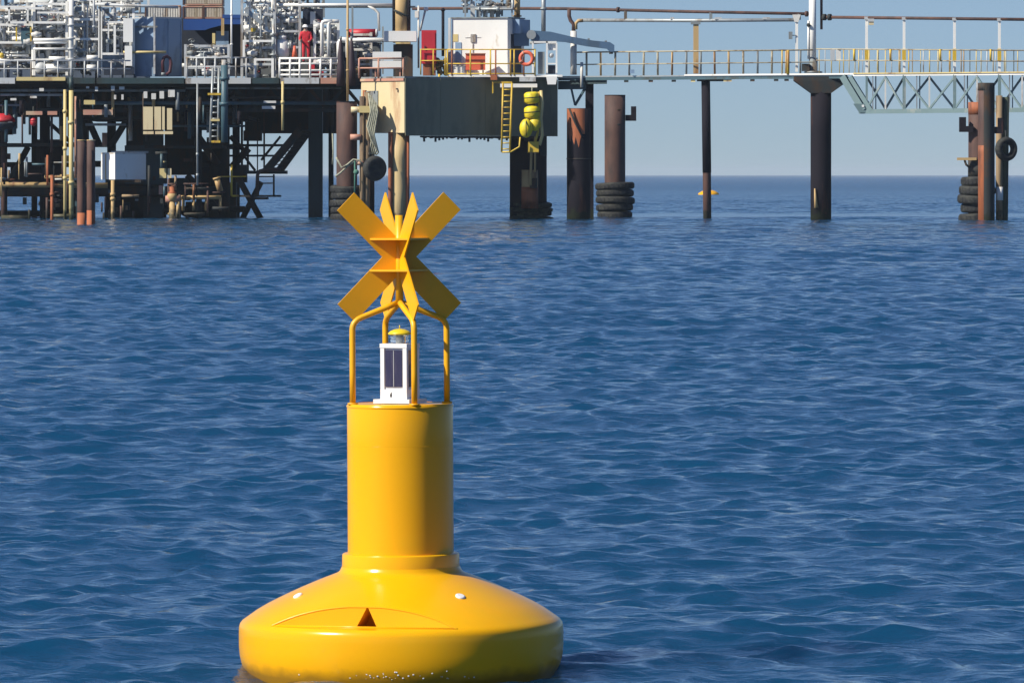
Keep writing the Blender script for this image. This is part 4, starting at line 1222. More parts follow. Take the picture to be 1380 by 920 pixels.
    t.part('collar', MB().pbox(517, 42, 561, 56, D2 - .5, 1.3), M['white'])
    t.part('collar_band', MB().pbox(533, 57, 553, 59.5, D2 - .5, 1.1), M['paleyellow'])
    t.part('base', MB().pbox(530, 60, 556, 104, D2 - .1, .8), M['dark'])
    t.part('cable', MB().tube([V(531, 14, D2 - .35), V(538, 17, D2 - .5), V(546, 21, D2 - .5), V(552, 22, D2 - .35)], .05, 6), M['dark'])
    t.done()
hull()

def white_signs():
    D = 282.4
    t = Thing('sign_board', 'wide white board on the pink railing above the beige hull', 'sign')
    t.part('board', MB().pbox(502, 70, 541, 81, D, .06).pbox(502, 82, 541, 91.5, D, .06), M['white'])
    t.part('frame', MB().pbox(501.5, 91.5, 542, 93, D - .02, .1), M['salmon'])
    for x in (506, 539): t.part('post', MB().pbox(x - 1, 92, x + 1, 106, D + .07, .08), M['salmon'])
    t.done()
    railing('pinkish railing round the top of the beige hull', (484, 546, 79, 106), 281.6, 0, (92,), (484, 510, 543.5), 'salmon', r=.045)
    t = Thing('red_cabinet', 'tall dark red cabinet standing right of the rusty pillar', 'cabinet')
    t.part('body', MB().pbox(568, 41, 588, 86, 283.2, .8), M['red'])
    t.part('door', MB().pbox(571, 44, 586.5, 83, 283.13, .06), M['red'])
    t.part('stand', MB().pbox(570, 86.2, 587, 102, 283.3, .6), M['rustorange'])
    t.part('handle', MB().pbox(572, 62, 573.2, 67, 283.08, .04), M['dark'])
    t.done()
    t = Thing('red_tank', 'long dark red tank lying behind the white pipes left of the rusty pillar', 'tank')
    t.part('tank', MB().cyl(V(470, 45, 287), V(506, 45, 287), .2, 16), M['red'])
    t.part('saddle', MB().pbox(478, 51, 482, 60, 286.9, .4).pbox(497, 51, 501, 60, 286.9, .4), M['grey'])
    t.part('cap', MB().ball(V(507, 45, 287), .2, .5, 1, 1), M['white'])
    t.done()
    t = Thing('pipe_bridge', 'white overhead pipe with a kink running left of the rusty pillar', 'pipe')
    D2 = 285
    t.part('pipe', MB().tube([V(376, 7, D2), V(534, 7, D2)], .075, 8), M['white'])
    t.part('pipe', MB().tube([V(496, 8, D2), V(505, 13, D2), V(510, 18, D2), V(511, 42, D2)], .06, 8), M['offwhite'])
    t.part('pipe', MB().tube([V(466, 54, D2), V(525, 54, D2)], .1, 8), M['white'])
    t.part('pipe', MB().tube([V(430, 9.7, D2 + .1), V(560, 9.7, D2 + .1)], .05, 8), M['grey'])
    t.part('support', MB().beam(V(475, 7, D2), V(475, 100, D2), .09).beam(V(516, 36, D2), V(516, 100, D2), .08), M['grey'])
    t.done()
    t = Thing('lamp_post', 'white bracket lamp leaning out right of the rusty pillar', 'lamp post')
    t.part('pole', MB().tube([V(564, 92, D2), V(564, 8, D2)], .045, 8), M['offwhite'])
    t.part('arm', MB().tube([V(566, 42, D2), V(573, 15, D2)], .05, 8), M['palegrey'])
    t.part('lamp_head', MB().pbox(571, 10, 577, 15, D2 - .1, .25), M['white'])
    t.part('lamp_head', MB().pbox(559, 15, 564, 24, D2 - .1, .25), M['white'])
    t.done()
    t = Thing('net_bundle', 'bundle of brown netting hung on the yellow railing left of the white cabin', 'net')
    mb = MB(); rr = random.Random(4)
    for i in range(22):
        c = V(rr.uniform(586, 603), rr.uniform(80, 99), 283.4 + rr.uniform(0, .3)); mb.ball(c, rr.uniform(.08, .16), 1, 1, 1, 8, 5)
    t.part('net', mb, mat('brown net', (.14, .10, .04), .9, (.06, .05, .03), .5, 9))
    t.part('tie', MB().tube([V(592, 100, 283.3), V(592, 112, 283.3)], .05, 6), M['yellow'])
    t.done()
white_signs()

def cabin():
    t = Thing('cabin', 'white box cabin on the deck with a salmon locker in front', 'cabin')
    D = 284.0
    ca = R(14)
    f = Vector((math.cos(ca), -math.sin(ca), 0)) if False else Vector((math.cos(ca), math.sin(-ca), 0))
    c1 = V(684, 100, D); c1.z = 0
    zt, zb = V(0, 25, D).z, V(0, 101, D).z
    wf = 75 * mpp(D) / math.cos(ca)
    r = Vector((math.sin(R(24)), math.cos(R(24)), 0))
    wr = 1.9
    q = [c1 - f * wf, c1, c1 + r * wr, c1 - f * wf + r * wr]
    def ext(qq, z0, z1): return MB().hexa([p + Vector((0, 0, z0)) for p in qq] + [p + Vector((0, 0, z1)) for p in qq])
    t.part('walls', ext(q, zb, zt), M['white'])
    o = .06
    t.part('roof', ext([q[0] - f * o - r * o, q[1] + f * o - r * o, q[2] + f * o, q[3] - f * o], zt + .002, zt + .06), M['grey'])
    nf = Vector((f.y, -f.x, 0)); nf = nf if nf.y < 0 else -nf
    def fp(u0, u1, y0, y1, th, off=0.0):
        a = c1 - f * wf
        qq = [a + f * wf * u0 + nf * off, a + f * wf * u1 + nf * off, a + f * wf * u1 + nf * (off + th), a + f * wf * u0 + nf * (off + th)]
        return ext(qq, V(0, y1, D).z, V(0, y0, D).z)
    t.part('door', fp(.06, .17, 57, 87, .03), M['bluegrey'])
    t.part('notice', fp(.02, .11, 46, 56, .02), M['paleyellow'])
    t.part('vent', fp(.34, .43, 46, 57, .06), M['palegrey'])
    t.part('conduit', fp(.37, .39, 57, 75, .03), M['palegrey'])
    t.part('conduit', fp(.24, .52, 50, 51, .02), M['palegrey'])
    t.part('drain', fp(-.06, -.015, 24, 100, .1), M['palegrey'])
    nr_ = Vector((r.y, -r.x, 0))
    def sp(u0, u1, y0, y1, th):
        qq = [c1 + r * wr * u0, c1 + r * wr * u1, c1 + r * wr * u1 + nr_ * th, c1 + r * wr * u0 + nr_ * th]
        return ext(qq, V(0, y1, D).z, V(0, y0, D).z)
    t.part('side_vent', sp(.30, .95, 26, 45, .35), M['bluegrey'])
    t.part('side_door', sp(.2, .8, 46, 98, .03), M['navy'])
    t.done()
    t = Thing('locker', 'faded salmon locker on legs in front of the white cabin', 'locker')
    t.part('body', MB().pbox(627.5, 73, 654, 94.5, 283.2, .5), M['orange'])
    t.part('lid', MB().pbox(627, 71.8, 654.5, 73, 283.15, .6), M['salmon'])
    t.part('leg', MB().pbox(629, 95, 631, 101, 283.25, .1), M['yellow']); t.part('leg', MB().pbox(650, 95, 652, 101, 283.25, .1), M['yellow'])
    t.done()
    t = Thing('white_chest', 'low white chest beside the salmon locker', 'chest')
    t.part('body', MB().pbox(611, 89, 626, 100.5, 283.2, .5), M['white']); t.part('lid', MB().pbox(610.6, 88, 626.4, 89, 283.17, .56), M['offwhite'])
    t.done()
    # rooftop machinery
    def ex(t):
        for i, x in enumerate((634, 642, 651, 660, 668)): t.part('duct', MB().pbox(x, 2 + (i % 3) * 4, x + 6, 23, 285.2 + .1 * i, .5), M[('palegrey', 'galv', 'grey', 'offwhite', 'galv')[i]])
        for x in (648, 655): t.part('strut', MB().beam(V(x, 22, 284.9), V(x + 8, -2, 284.9), .09), M['galv'])
    pipework('grey machinery and pipes on the roof of the white cabin', 627, 690, -8, 23, 284.8, 1.4, 201, cols=('galv', 'palegrey', 'grey', 'offwhite'), nh=7, nv=8, nval=4, levels=2, name='roof_machinery', ww=.08, extra=ex)
    mast('rusty flue rising from the roof of the white cabin', 697, 8, -20, 26, 285.2, 'rustpale', 'flue', flanges=(22,))
    # service deck in front
    t = Thing('service_deck', 'narrow white edged service deck below the white cabin', 'deck')
    t.part('plate', MB().pbox(603, 101, 758, 104, 282.9, 3.6), M['white'])
    t.part('fascia', MB().pbox(674, 113, 724, 118, 282.8, .2), M['white'])
    t.part('fascia', MB().pbox(664, 110, 690, 112.6, 282.8, .2), M['yellow'])
    t.part('crate', MB().pbox(700, 104.2, 722, 110, 282.85, .4), M['palegrey'])
    t.part('basket', MB().prism([(736, 103), (751, 103), (749, 114), (738, 114)], 282.7, .5), M['white'])
    t.part('orange_box', MB().pbox(661, 101, 670, 108, 282.7, .3), M['rustorange'])
    for x, y in ((605, 110), (638, 117), (664, 126), (582, 112)): t.part('bracket', MB().beam(V(x, 103, 282.85), V(x, y, 282.85), .06), M['yellow'] if x != 638 else M['paleyellow'])
    t.done()
    t = Thing('railing', 'yellow and rusty railing along the front of the white cabin', 'railing')
    for y in (67, 86, 99.5): t.part('rail', MB().tube([V(603, y, 282.9), V(722, y, 282.9)], .028, 8), M['yellow'])
    for i, x in enumerate((603, 609, 634, 661, 668, 688, 693, 706, 721)): t.part('post', MB().tube([V(x, 102, 282.9), V(x, 67, 282.9)], .036, 8), M['rustorange' if i % 3 == 1 else 'yellow'])
    t.done()
    railing('short yellow railing between the red cabinet and the white cabin', (566, 603, 67, 101), 283.0, 0, (82,), (567, 584, 600), 'yellow', r=.03)
    # lifebuoy
    t = Thing('lifebuoy', 'orange lifebuoy ring hung on the yellow railing right of the white cabin', 'lifebuoy')
    c = V(709.5, 79, 282.7)
    t.part('ring', MB().torus(c, (.15, 1, 0), .285, .085, 28, 12), M['orange'])
    for k in range(4):
        a = k * math.pi / 2 + .5; e = Vector((math.cos(a), 0, math.sin(a)))
        tt = Vector((-math.sin(a), 0, math.cos(a)))
        t.part('band', MB().torus(c + e * .285, tt, .088, .012, 14, 6, 3.2), M['salmon'])
    t.done()
    # ladder
    t = Thing('ladder', 'yellow ladder hanging from the service deck down the shade side of the hull', 'ladder')
    D = 282.2
    for x in (678, 690): t.part('stile', MB().tube([V(x, 112, D), V(x - (2 if x < 680 else 3), 205, D)], .045, 8), M['yellow'])
    for i in range(11): t.part('rung', MB().tube([V(678 - i * .2, 121 + i * 8, D), V(690 - i * .28, 121 + i * 8, D)], .028, 8), M['yellow'])
    t.part('foot_bar', MB().tube([V(676, 205, D), V(688, 205, D), V(700, 198, D), V(701, 185, D)], .04, 8), M['yellow'])
    t.done()
    # yellow hoses
    t = Thing('float_bundle', 'bundle of bright yellow floats and hoses hanging against the black leg', 'float')
    D = 282.6
    for (x0, y0, x1, y1, r0) in ((716, 124, 717, 140, .36), (716, 143, 717.5, 160, .37)):
        a_, b_ = V(x0, y0, D), V(x1, y1, D); pts = [a_.lerp(b_, u) for u in (0, .08, .2, .8, .92, 1)]
        k = t.part('float', MB().tube(pts, [r0 * .55, r0 * .85, r0, r0, r0 * .85, r0 * .55], 16), M['brightyellow'])
        t.part('strap', MB().tube([a_.lerp(b_, .45), a_.lerp(b_, .52)], r0 * 1.03, 16), M['dark'], k)
        t.part('end_cap', MB().tube([b_ - Vector((0, 0, .0)), b_ - Vector((0, 0, .08))], r0 * .4, 12), M['dark'], k)
    c = V(709, 173, D - .3)
    k = t.part('float', MB().ball(c, .34, .9, .85, 1.3, 18, 12), M['brightyellow'])
    t.part('strap', MB().torus(c, (1, 0, 0), .38, .022, 24, 6), M['dark'], k)
    k = t.part('float', MB().ball(V(721, 167, D - .1), .28, 1, .8, 1.2, 18, 12), M['brightyellow'])
    t.part('hose', MB().tube([V(729, 122, D), V(731, 140, D), V(729, 160, D), V(731, 182, D), V(727, 196, D)], .075, 10), M['paleyellow'])
    t.part('hose', MB().tube([V(726, 124, D + .1), V(727, 150, D), V(725, 178, D), V(721, 192, D)], .06, 10), M['yellow'])
    t.part('rope', MB().tube([V(717, 118, D), V(717, 126, D)], .03, 6).tube([V(712, 158, D - .1), V(709, 162, D - .2)], .03, 6), M['rope'])
    t.part('tag', MB().pbox(712, 191, 726, 205, D - .1, .06), M['yellow'])
    t.done()
cabin()

def crane():
    t = Thing('deck_crane', 'slate blue crane jib reaching out to the right of the white cabin', 'crane')
    D = 284.4
    t.part('jib', MB().prism([(712, 44), (720, 41.5), (742, 43), (772, 50), (800, 55), (822, 57), (828, 61), (828, 70), (822, 70), (818, 66), (790, 62.5), (762, 57), (740, 55.5), (716, 55)], D, .35), M['jib'])
    t.part('pivot', MB().cyl(V(716, 47, D - .1), V(716, 47, D) + Vector((0, .5, 0)), .22, 16), M['galv'])
    t.part('cylinder', MB().tube([V(714, 58, D + .15), V(742, 56, D + .15)], .08, 10), M['galv'])
    t.part('post', MB().pbox(690, 45, 713, 62, D + .2, .6), M['jib'])
    t.part('hook_block', MB().pbox(821, 70.3, 826, 73, D + .05, .2), M['dark'])
    for x in (792, 815): t.part('lug', MB().pbox(x, 52 + (x - 792) * .13, x + 3, 55 + (x - 792) * .13, D + .1, .1), M['grey'])
    t.done()
    t = Thing('instrument_stand', 'white and grey instrument stand below the crane jib', 'instrument stand')
    D = 283.6
    t.part('frame', MB().beam(V(718, 56, D), V(718, 102, D), .08).beam(V(737, 56, D), V(737, 102, D), .08).beam(V(750, 58, D), V(750, 102, D), .08).beam(V(718, 57, D), V(750, 57, D), .08).beam(V(737, 86, D), V(750, 86, D), .06), M['white'])
    t.part('cabinet', MB().pbox(725, 70, 734, 100, D + .2, .3), M['grey'])
    t.part('screen_box', MB().pbox(738.5, 58, 749, 68, D + .1, .25), M['white'])
    t.part('dark_box', MB().pbox(738.5, 88, 748.5, 100, D + .1, .25), M['navy'])
    t.part('gauge', MB().ball(V(743, 75, D + .1), .12), M['palegrey'])
    t.done()
    t = Thing('pipe_stub', 'short pale vertical pipe with a rusty bend under the crane jib', 'pipe')
    D = 285.2
    t.part('pipe', MB().tube([V(773, 101, D), V(773, 42, D)], .15, 14), M['offwhite'])
    t.part('bend', MB().tube([V(773, 42, D), V(773, 33, D), V(769, 28, D), V(767, 22, D), V(767, 13, D)], .09, 10), M['rustbrown'])
    t.part('elbow', MB().tube([V(776, 40, D), V(776, 32, D), V(779, 28.5, D), V(786, 28, D)], .08, 10), M['rustpale'])
    t.done()
crane()

# ------------------------------------------------------------------ trestle walkway
def LV(x, y, off=0.0):
    return V(x, y, deckline(x) + off)
def lerp_y(x, x0, y0, x1, y1): return y0 + (y1 - y0) * (x - x0) / (x1 - x0)
def yt(x): return lerp_y(x, 800, 70.5, 1400, 64.5)
def ym(x): return lerp_y(x, 800, 87, 1400, 81)
def yd(x): return lerp_y(x, 800, 102.5, 1400, 98.0)
def walkway():
    t = Thing('walkway_deck', 'long narrow walkway deck on piles running right from the platform', 'walkway')
    def slab(x0, x1, y0o, y1o, o0, o1):
        a = [LV(x0, yd(x0) + y1o, o0), LV(x1, yd(x1) + y1o, o0), LV(x1, yd(x1) + y1o, o1), LV(x0, yd(x0) + y1o, o1),
             LV(x0, yd(x0) + y0o, o0), LV(x1, yd(x1) + y0o, o0), LV(x1, yd(x1) + y0o, o1), LV(x0, yd(x0) + y0o, o1)]
        return MB().hexa(a)
    t.part('deck', slab(752, 1145, 0, 1.6, 0, 1.7), M['galv'])
    t.part('edge_strip', slab(922, 1150, -1.2, 1.0, -.06, -.004), M['white'])
    t.part('edge_beam', slab(752, 1142, 1.8, 6.0, .02, .3), M['teal'])
    t.part('edge_beam', slab(752, 1142, 1.8, 5.6, 1.3, 1.6), M['teal'])
    t.part('edge_block', slab(768, 818, 2, 11, .1, 1.5), M['darkteal'])
    t.part('end_platform', slab(752, 790, 6.4, 18, .4, 1.5), M['teal'])
    for x in (844, 877, 908, 1014, 1046, 1060): t.part('clamp', slab(x - 3, x + 3, 6.2, 9, .05, .4), M['dark'])
    for x in (934, 978, 983): t.part('clamp', slab(x - 3, x + 3, 6.2, 9, .05, .3), M['paleyellow'])
    t.part('strut', MB().beam(LV(770, 120, .5), LV(775, 142, .5), .1).beam(LV(788, 120, .5), LV(775, 142, .5), .1), M['teal'])
    t.done()
    for off, lab in ((.05, 'near handrail of the long walkway over the sea'), (1.6, 'far handrail of the long walkway over the sea')):
        t = Thing('handrail', lab, 'railing')
        t.part('top_rail', MB().tube([LV(772, yt(772), off), LV(1096, yt(1096), off)], .035, 8), M['railwarm'])
        t.part('mid_rail', MB().tube([LV(772, ym(772), off), LV(1096, ym(1096), off)], .028, 8), M['railwarm'])
        x = 790 if off < 1 else 791
        rr = random.Random(9)
        while x < 1096:
            t.part('post', MB().tube([LV(x, yd(x) - .2, off), LV(x + rr.uniform(-.6, .6), yt(x), off)], .032, 8), M[rr.choice(['railwarm', 'rustpale', 'railwarm', 'grey'])])
            x += 19.2
        if off < 1:
            t.part('yellow_gate', MB().tube([LV(1062, yt(1062), -.05), LV(1062, yd(1062), -.05)], .07, 8).tube([LV(1054, yt(1054), -.05), LV(1054, yd(1054), -.05)], .03, 8), M['yellow'])
            t.part('small_box', MB().pbox(849, 94, 855, 99, 284, .2), M['bluegrey'])
            t.part('end_post', MB().tube([LV(784, 84, -.1), LV(784, 118, -.1)], .07, 8), M['offwhite'])
        t.done()
    # overhead pipes
    t = Thing('overhead_pipe', 'rusty double overhead pipe carried above the walkway, ending at the tall white mast', 'pipe')
    t.part('pipe', MB().tube([LV(556, 12, 1.0), LV(640, 11.5, 1.0), LV(760, 12, 1.0), LV(930, 16, 1.0), LV(1090, 19, 1.0)], .075, 10), M['rustbrown'])
    t.part('pipe', MB().tube([LV(779, 27.5, 1.0), LV(930, 28, 1.0), LV(1076, 27, 1.0)], .085, 10), M['galv'])
    for x, a, b in ((843, 15, 27), (958, 17, 27), (1077, 19, 27)): t.part('spacer', MB().beam(LV(x, a, 1), LV(x, b, 1), .14), M['grey'])
    for x in (833, 1087): t.part('flange', MB().cyl(LV(x - 1.5, 13.5 if x < 900 else 19, 1), LV(x + 1.5, 13.5 if x < 900 else 19, 1), .13, 12), M['rustbrown'])
    for x, w in ((906, 5), (968, 9), (1033, 9)): t.part('clip', MB().pbox(x - w / 2, 23.5, x + w / 2, 26.5, deckline(x) + .9, .2), M['palegrey'])
    t.done()
    t = Thing('overhead_pipe', 'single rusty overhead pipe above the truss bridge, right of the tall white mast', 'pipe')
    t.part('pipe', MB().tube([LV(1112, 23.5, .9), LV(1250, 25, .9), LV(1420, 27, .9)], .075, 10), M['rustbrown'])
    t.part('elbow', MB().tube([LV(1107, -20, .9), LV(1107, 40, .9)], .06, 10), M['rustbrown'])
    for x in (1111, 1118): t.part('flange', MB().cyl(LV(x - 2, 23.5, .9), LV(x + 2, 23.5, .9), .15, 12), M['dark'])
    t.done()
    t = Thing('pipe_support', 'square brown post with a wide head carrying the overhead pipes on the walkway', 'post')
    t.part('post', MB().pbox(934.5, 33, 941.5, 99.5, deckline(938) + .8, .24), M['rustpale'])
    t.part('head', MB().pbox(931, 29.5, 944, 33, deckline(938) + .75, .35), M['grey'])
    t.done()
    t = Thing('pipe_support', 'slim white post with a flared head left of the tall white mast', 'post')
    t.part('post', MB().pbox(1072, 24, 1075.5, 97, deckline(1073) + .8, .12), M['white'])
    t.part('head', MB().prism([(1068, 20), (1079, 20), (1076, 30), (1071, 30)], deckline(1073) + .75, .2), M['offwhite'])
    t.part('box', MB().pbox(1063, 43, 1068, 53, deckline(1073) + .7, .15), M['grey'])
    t.part('bracket', MB().beam(V(1068, 48, deckline(1073) + .75), V(1073, 48, deckline(1073) + .78), .04), M['grey'])
    t.done()
    t = Thing('tall_mast', 'tall thick white mast above the flared trestle pile', 'mast')
    D = deckline(1095) + .6
    t.part('pole', MB().tube([V(1095, 97, D), V(1095, -25, D)], .165, 18), M['white'])
    t.part('side_pole', MB().tube([V(1089.5, 80, D - .1), V(1089.5, 28, D - .1)], .05, 10), M['white'])
    t.part('lamp', MB().ball(V(1089.5, 34, D - .2), .09), M['dark'])
    t.part('base', MB().lathe(V(1096, 98.5, D), [(.42, 0), (.42, .06), (.2, .1), (.2, .7)], 16), M['grey'])
    t.part('winch', MB().pbox(1081, 86, 1091, 96, D - .3, .4), M['dark'])
    t.done()
walkway()

def truss():
    t = Thing('truss_bridge', 'pale green grey steel truss bridge hanging under the right end of the walkway', 'bridge')
    mm = M['galv']
    sm = mat('sea green steel paint', (.16, .24, .25), .5, (.3, .33, .3), .3, 1.5, 2)
    xs = (1168, 1218.5, 1286.5, 1347, 1408)
    for k, off in enumerate((0.0, 1.7)):
        t.part('top_chord', MB().beam(LV(1150, yd(1150) + 1, off), LV(1420, yd(1420) + 1, off), .12, .14), M['white'] if k == 0 else sm)
        t.part('bottom_chord', MB().beam(LV(1158, 150.5, off), LV(1420, 148, off), .14, .2), sm)
        for i, x in enumerate(xs):
            t.part('vertical', MB().beam(LV(x, yd(x) + 2, off), LV(x, 149, off), .1 if i == 0 else .14), sm)
        for i in range(len(xs) - 1):
            a, b = xs[i], xs[i + 1]; m = (a + b) / 2
            for u, w in (((a, 104), (m, 147)), ((m, 147), (b, 104))) if (i + k) % 2 else (((a, 147), (m, 104)), ((m, 104), (b, 147))):
                t.part('diagonal', MB().beam(LV(*u, off), LV(*w, off), .085), sm)
            t.part('hanger', MB().beam(LV(m, yd(m) + 2, off), LV(m, 149, off), .07), M['offwhite'])
            t.part('hanger', MB().beam(LV(m - 17 + 4 * k, yd(m) + 2, off), LV(m - 17 + 4 * k, 149, off), .05), mm)
        t.part('end_diagonal', MB().beam(LV(1136, 103, off), LV(1164, 149, off), .26, .3), sm)
        t.part('end_post', MB().beam(LV(1146, 104, off), LV(1174, 149, off), .16, .2), sm)
    for x in (1164, 1218, 1286, 1347): t.part('cross_beam', MB().beam(LV(x, 150.5, 0.08), LV(x, 150.5, 1.62), .12), sm)
    t.part('gusset', MB().prism([(1150, 140), (1170, 140), (1178, 152), (1158, 152)], deckline(1164) - .12, .06), sm)
    t.part('bolt', MB().cyl(V(1163, 143, deckline(1164) - .16), V(1163, 143, deckline(1164) - .125), .06, 10), M['white'])
    t.part('deck', MB().hexa([LV(1146, yd(1146) + .9, .08), LV(1420, yd(1420) + .9, .08), LV(1420, yd(1420) + .9, 1.62), LV(1146, yd(1146) + .9, 1.62),
                              LV(1146, yd(1146), .08), LV(1420, yd(1420), .08), LV(1420, yd(1420), 1.62), LV(1146, yd(1146), 1.62)]), M['grey'])
    t.part('deck_edge', MB().beam(LV(1150, yd(1150) - .6, -.08), LV(1420, yd(1420) - .6, -.08), .05, .06), M['paleyellow'])
    t.done()
    for off, lab in ((.05, 'near yellow posted handrail on the truss bridge'), (1.6, 'far yellow posted handrail on the truss bridge')):
        t = Thing('handrail', lab, 'railing')
        t.part('top_rail', MB().tube([LV(1100, 66.3, off), LV(1420, 68.5, off)], .03, 8), M['railwarm'])
        t.part('mid_rail', MB().tube([LV(1100, 81.5, off), LV(1420, 83, off)], .028, 8), M['railwarm'])
        rr = random.Random(13 if off < 1 else 14)
        x = 1104 if off < 1 else 1112
        while x < 1400:
            t.part('post', MB().tube([LV(x, yd(x) - .5, off), LV(x, 67.5, off)], rr.uniform(.018, .03), 8), M[rr.choice(['yellow', 'paleyellow', 'paleyellow', 'paleyellow', 'palegrey'])])
            x += rr.uniform(10, 20)
        if off < 1:
            for x in (1151, 1200, 1267, 1335): t.part('gate_panel', MB().tube([LV(x, 66.5, -.05), LV(x, 82, -.05)], .05, 8), M['yellow'])
            t.part('notice_board', MB().pbox(1119, 67, 1125, 82, deckline(1120) - .1, .05), M['palegrey'])
            t.part('notice_board', MB().pbox(1126.5, 67, 1133, 82, deckline(1120) - .1, .05), M['offwhite'])
        t.done()
    for i, (x, lab) in enumerate(((1168, 'white lamp post on the truss bridge with the square lamp at its top'), (1218.5, 'white post on the truss bridge, first to the right of the lamp post'), (1286.5, 'white post on the truss bridge directly left of the mooring dolphin'), (1347, 'white post on the truss bridge rising behind the mooring dolphin'))):
        t = Thing('pipe_support', lab, 'post')
        D = deckline(x) + .85
        y0 = 23 + (x - 1112) * .012
        t.part('post', MB().pbox(x - 1.7, y0, x + 1.7, yd(x), D, .12), M['white'])
        t.part('saddle', MB().pbox(x - 3, y0 - 1, x + 3, y0 + 3, D - .05, .25), M['palegrey'])
        t.part('base_clamp', MB().pbox(x - 2.4, 66, x + 2.4, 82, D - .04, .2), M['yellow'])
        if i == 0:
            k = t.part('lamp_head', MB().pbox(1170, 25.5, 1178, 29.5, D - .25, .3), M['palegrey'])
            t.part('lamp_glass', MB().pbox(1171, 29.6, 1177.5, 34, D - .22, .22), M['cream'], k)
        t.done()
truss()

# ------------------------------------------------------------------ piles and dolphins
def tyre_stack(cx, D, r, y0, y1, n, label, group, m='rubber', wob=.02, seed=0):
    """tyres threaded on a pile; every tyre its own object"""
    rr = random.Random(seed)
    z0, z1 = V(0, y1, D).z, V(0, y0, D).z
    h = (z1 - z0) / n
    prof = []
    for k in range(16):                        # square shouldered tyre section
        t_ = 2 * math.pi * k / 16
        cx_, cy_ = math.cos(t_), math.sin(t_)
        prof.append((r * .76 + r * .24 * math.copysign(abs(cx_) ** .55, cx_), h * .50 * math.copysign(abs(cy_) ** .55, cy_)))
    mb = MB().lathe((0, 0, 0), prof + prof[:1], 36, caps=False)
    for k in range(26):                        # shallow tread lugs
        a = 2 * math.pi * k / 26
        mb.obox((math.cos(a) * r * .995, math.sin(a) * r * .995), r * .03, r * .12, -h * .26, h * .26, a)
    src = link_mesh('tyre', mb, M[m])
    for i in range(n):
        o = src if i == 0 else src.copy()
        if i: scene.collection.objects.link(o)
        o.location = (cx + rr.uniform(-wob, wob), D + rr.uniform(-wob, wob), z0 + h * (i + .5))
        o.rotation_euler = (rr.uniform(-.06, .06), rr.uniform(-.07, .07), rr.uniform(0, 6))
        sc = rr.uniform(.91, 1.05); o.scale = (sc, sc, 1)
        o['label'] = label; o['category'] = 'tyre'; o['group'] = group

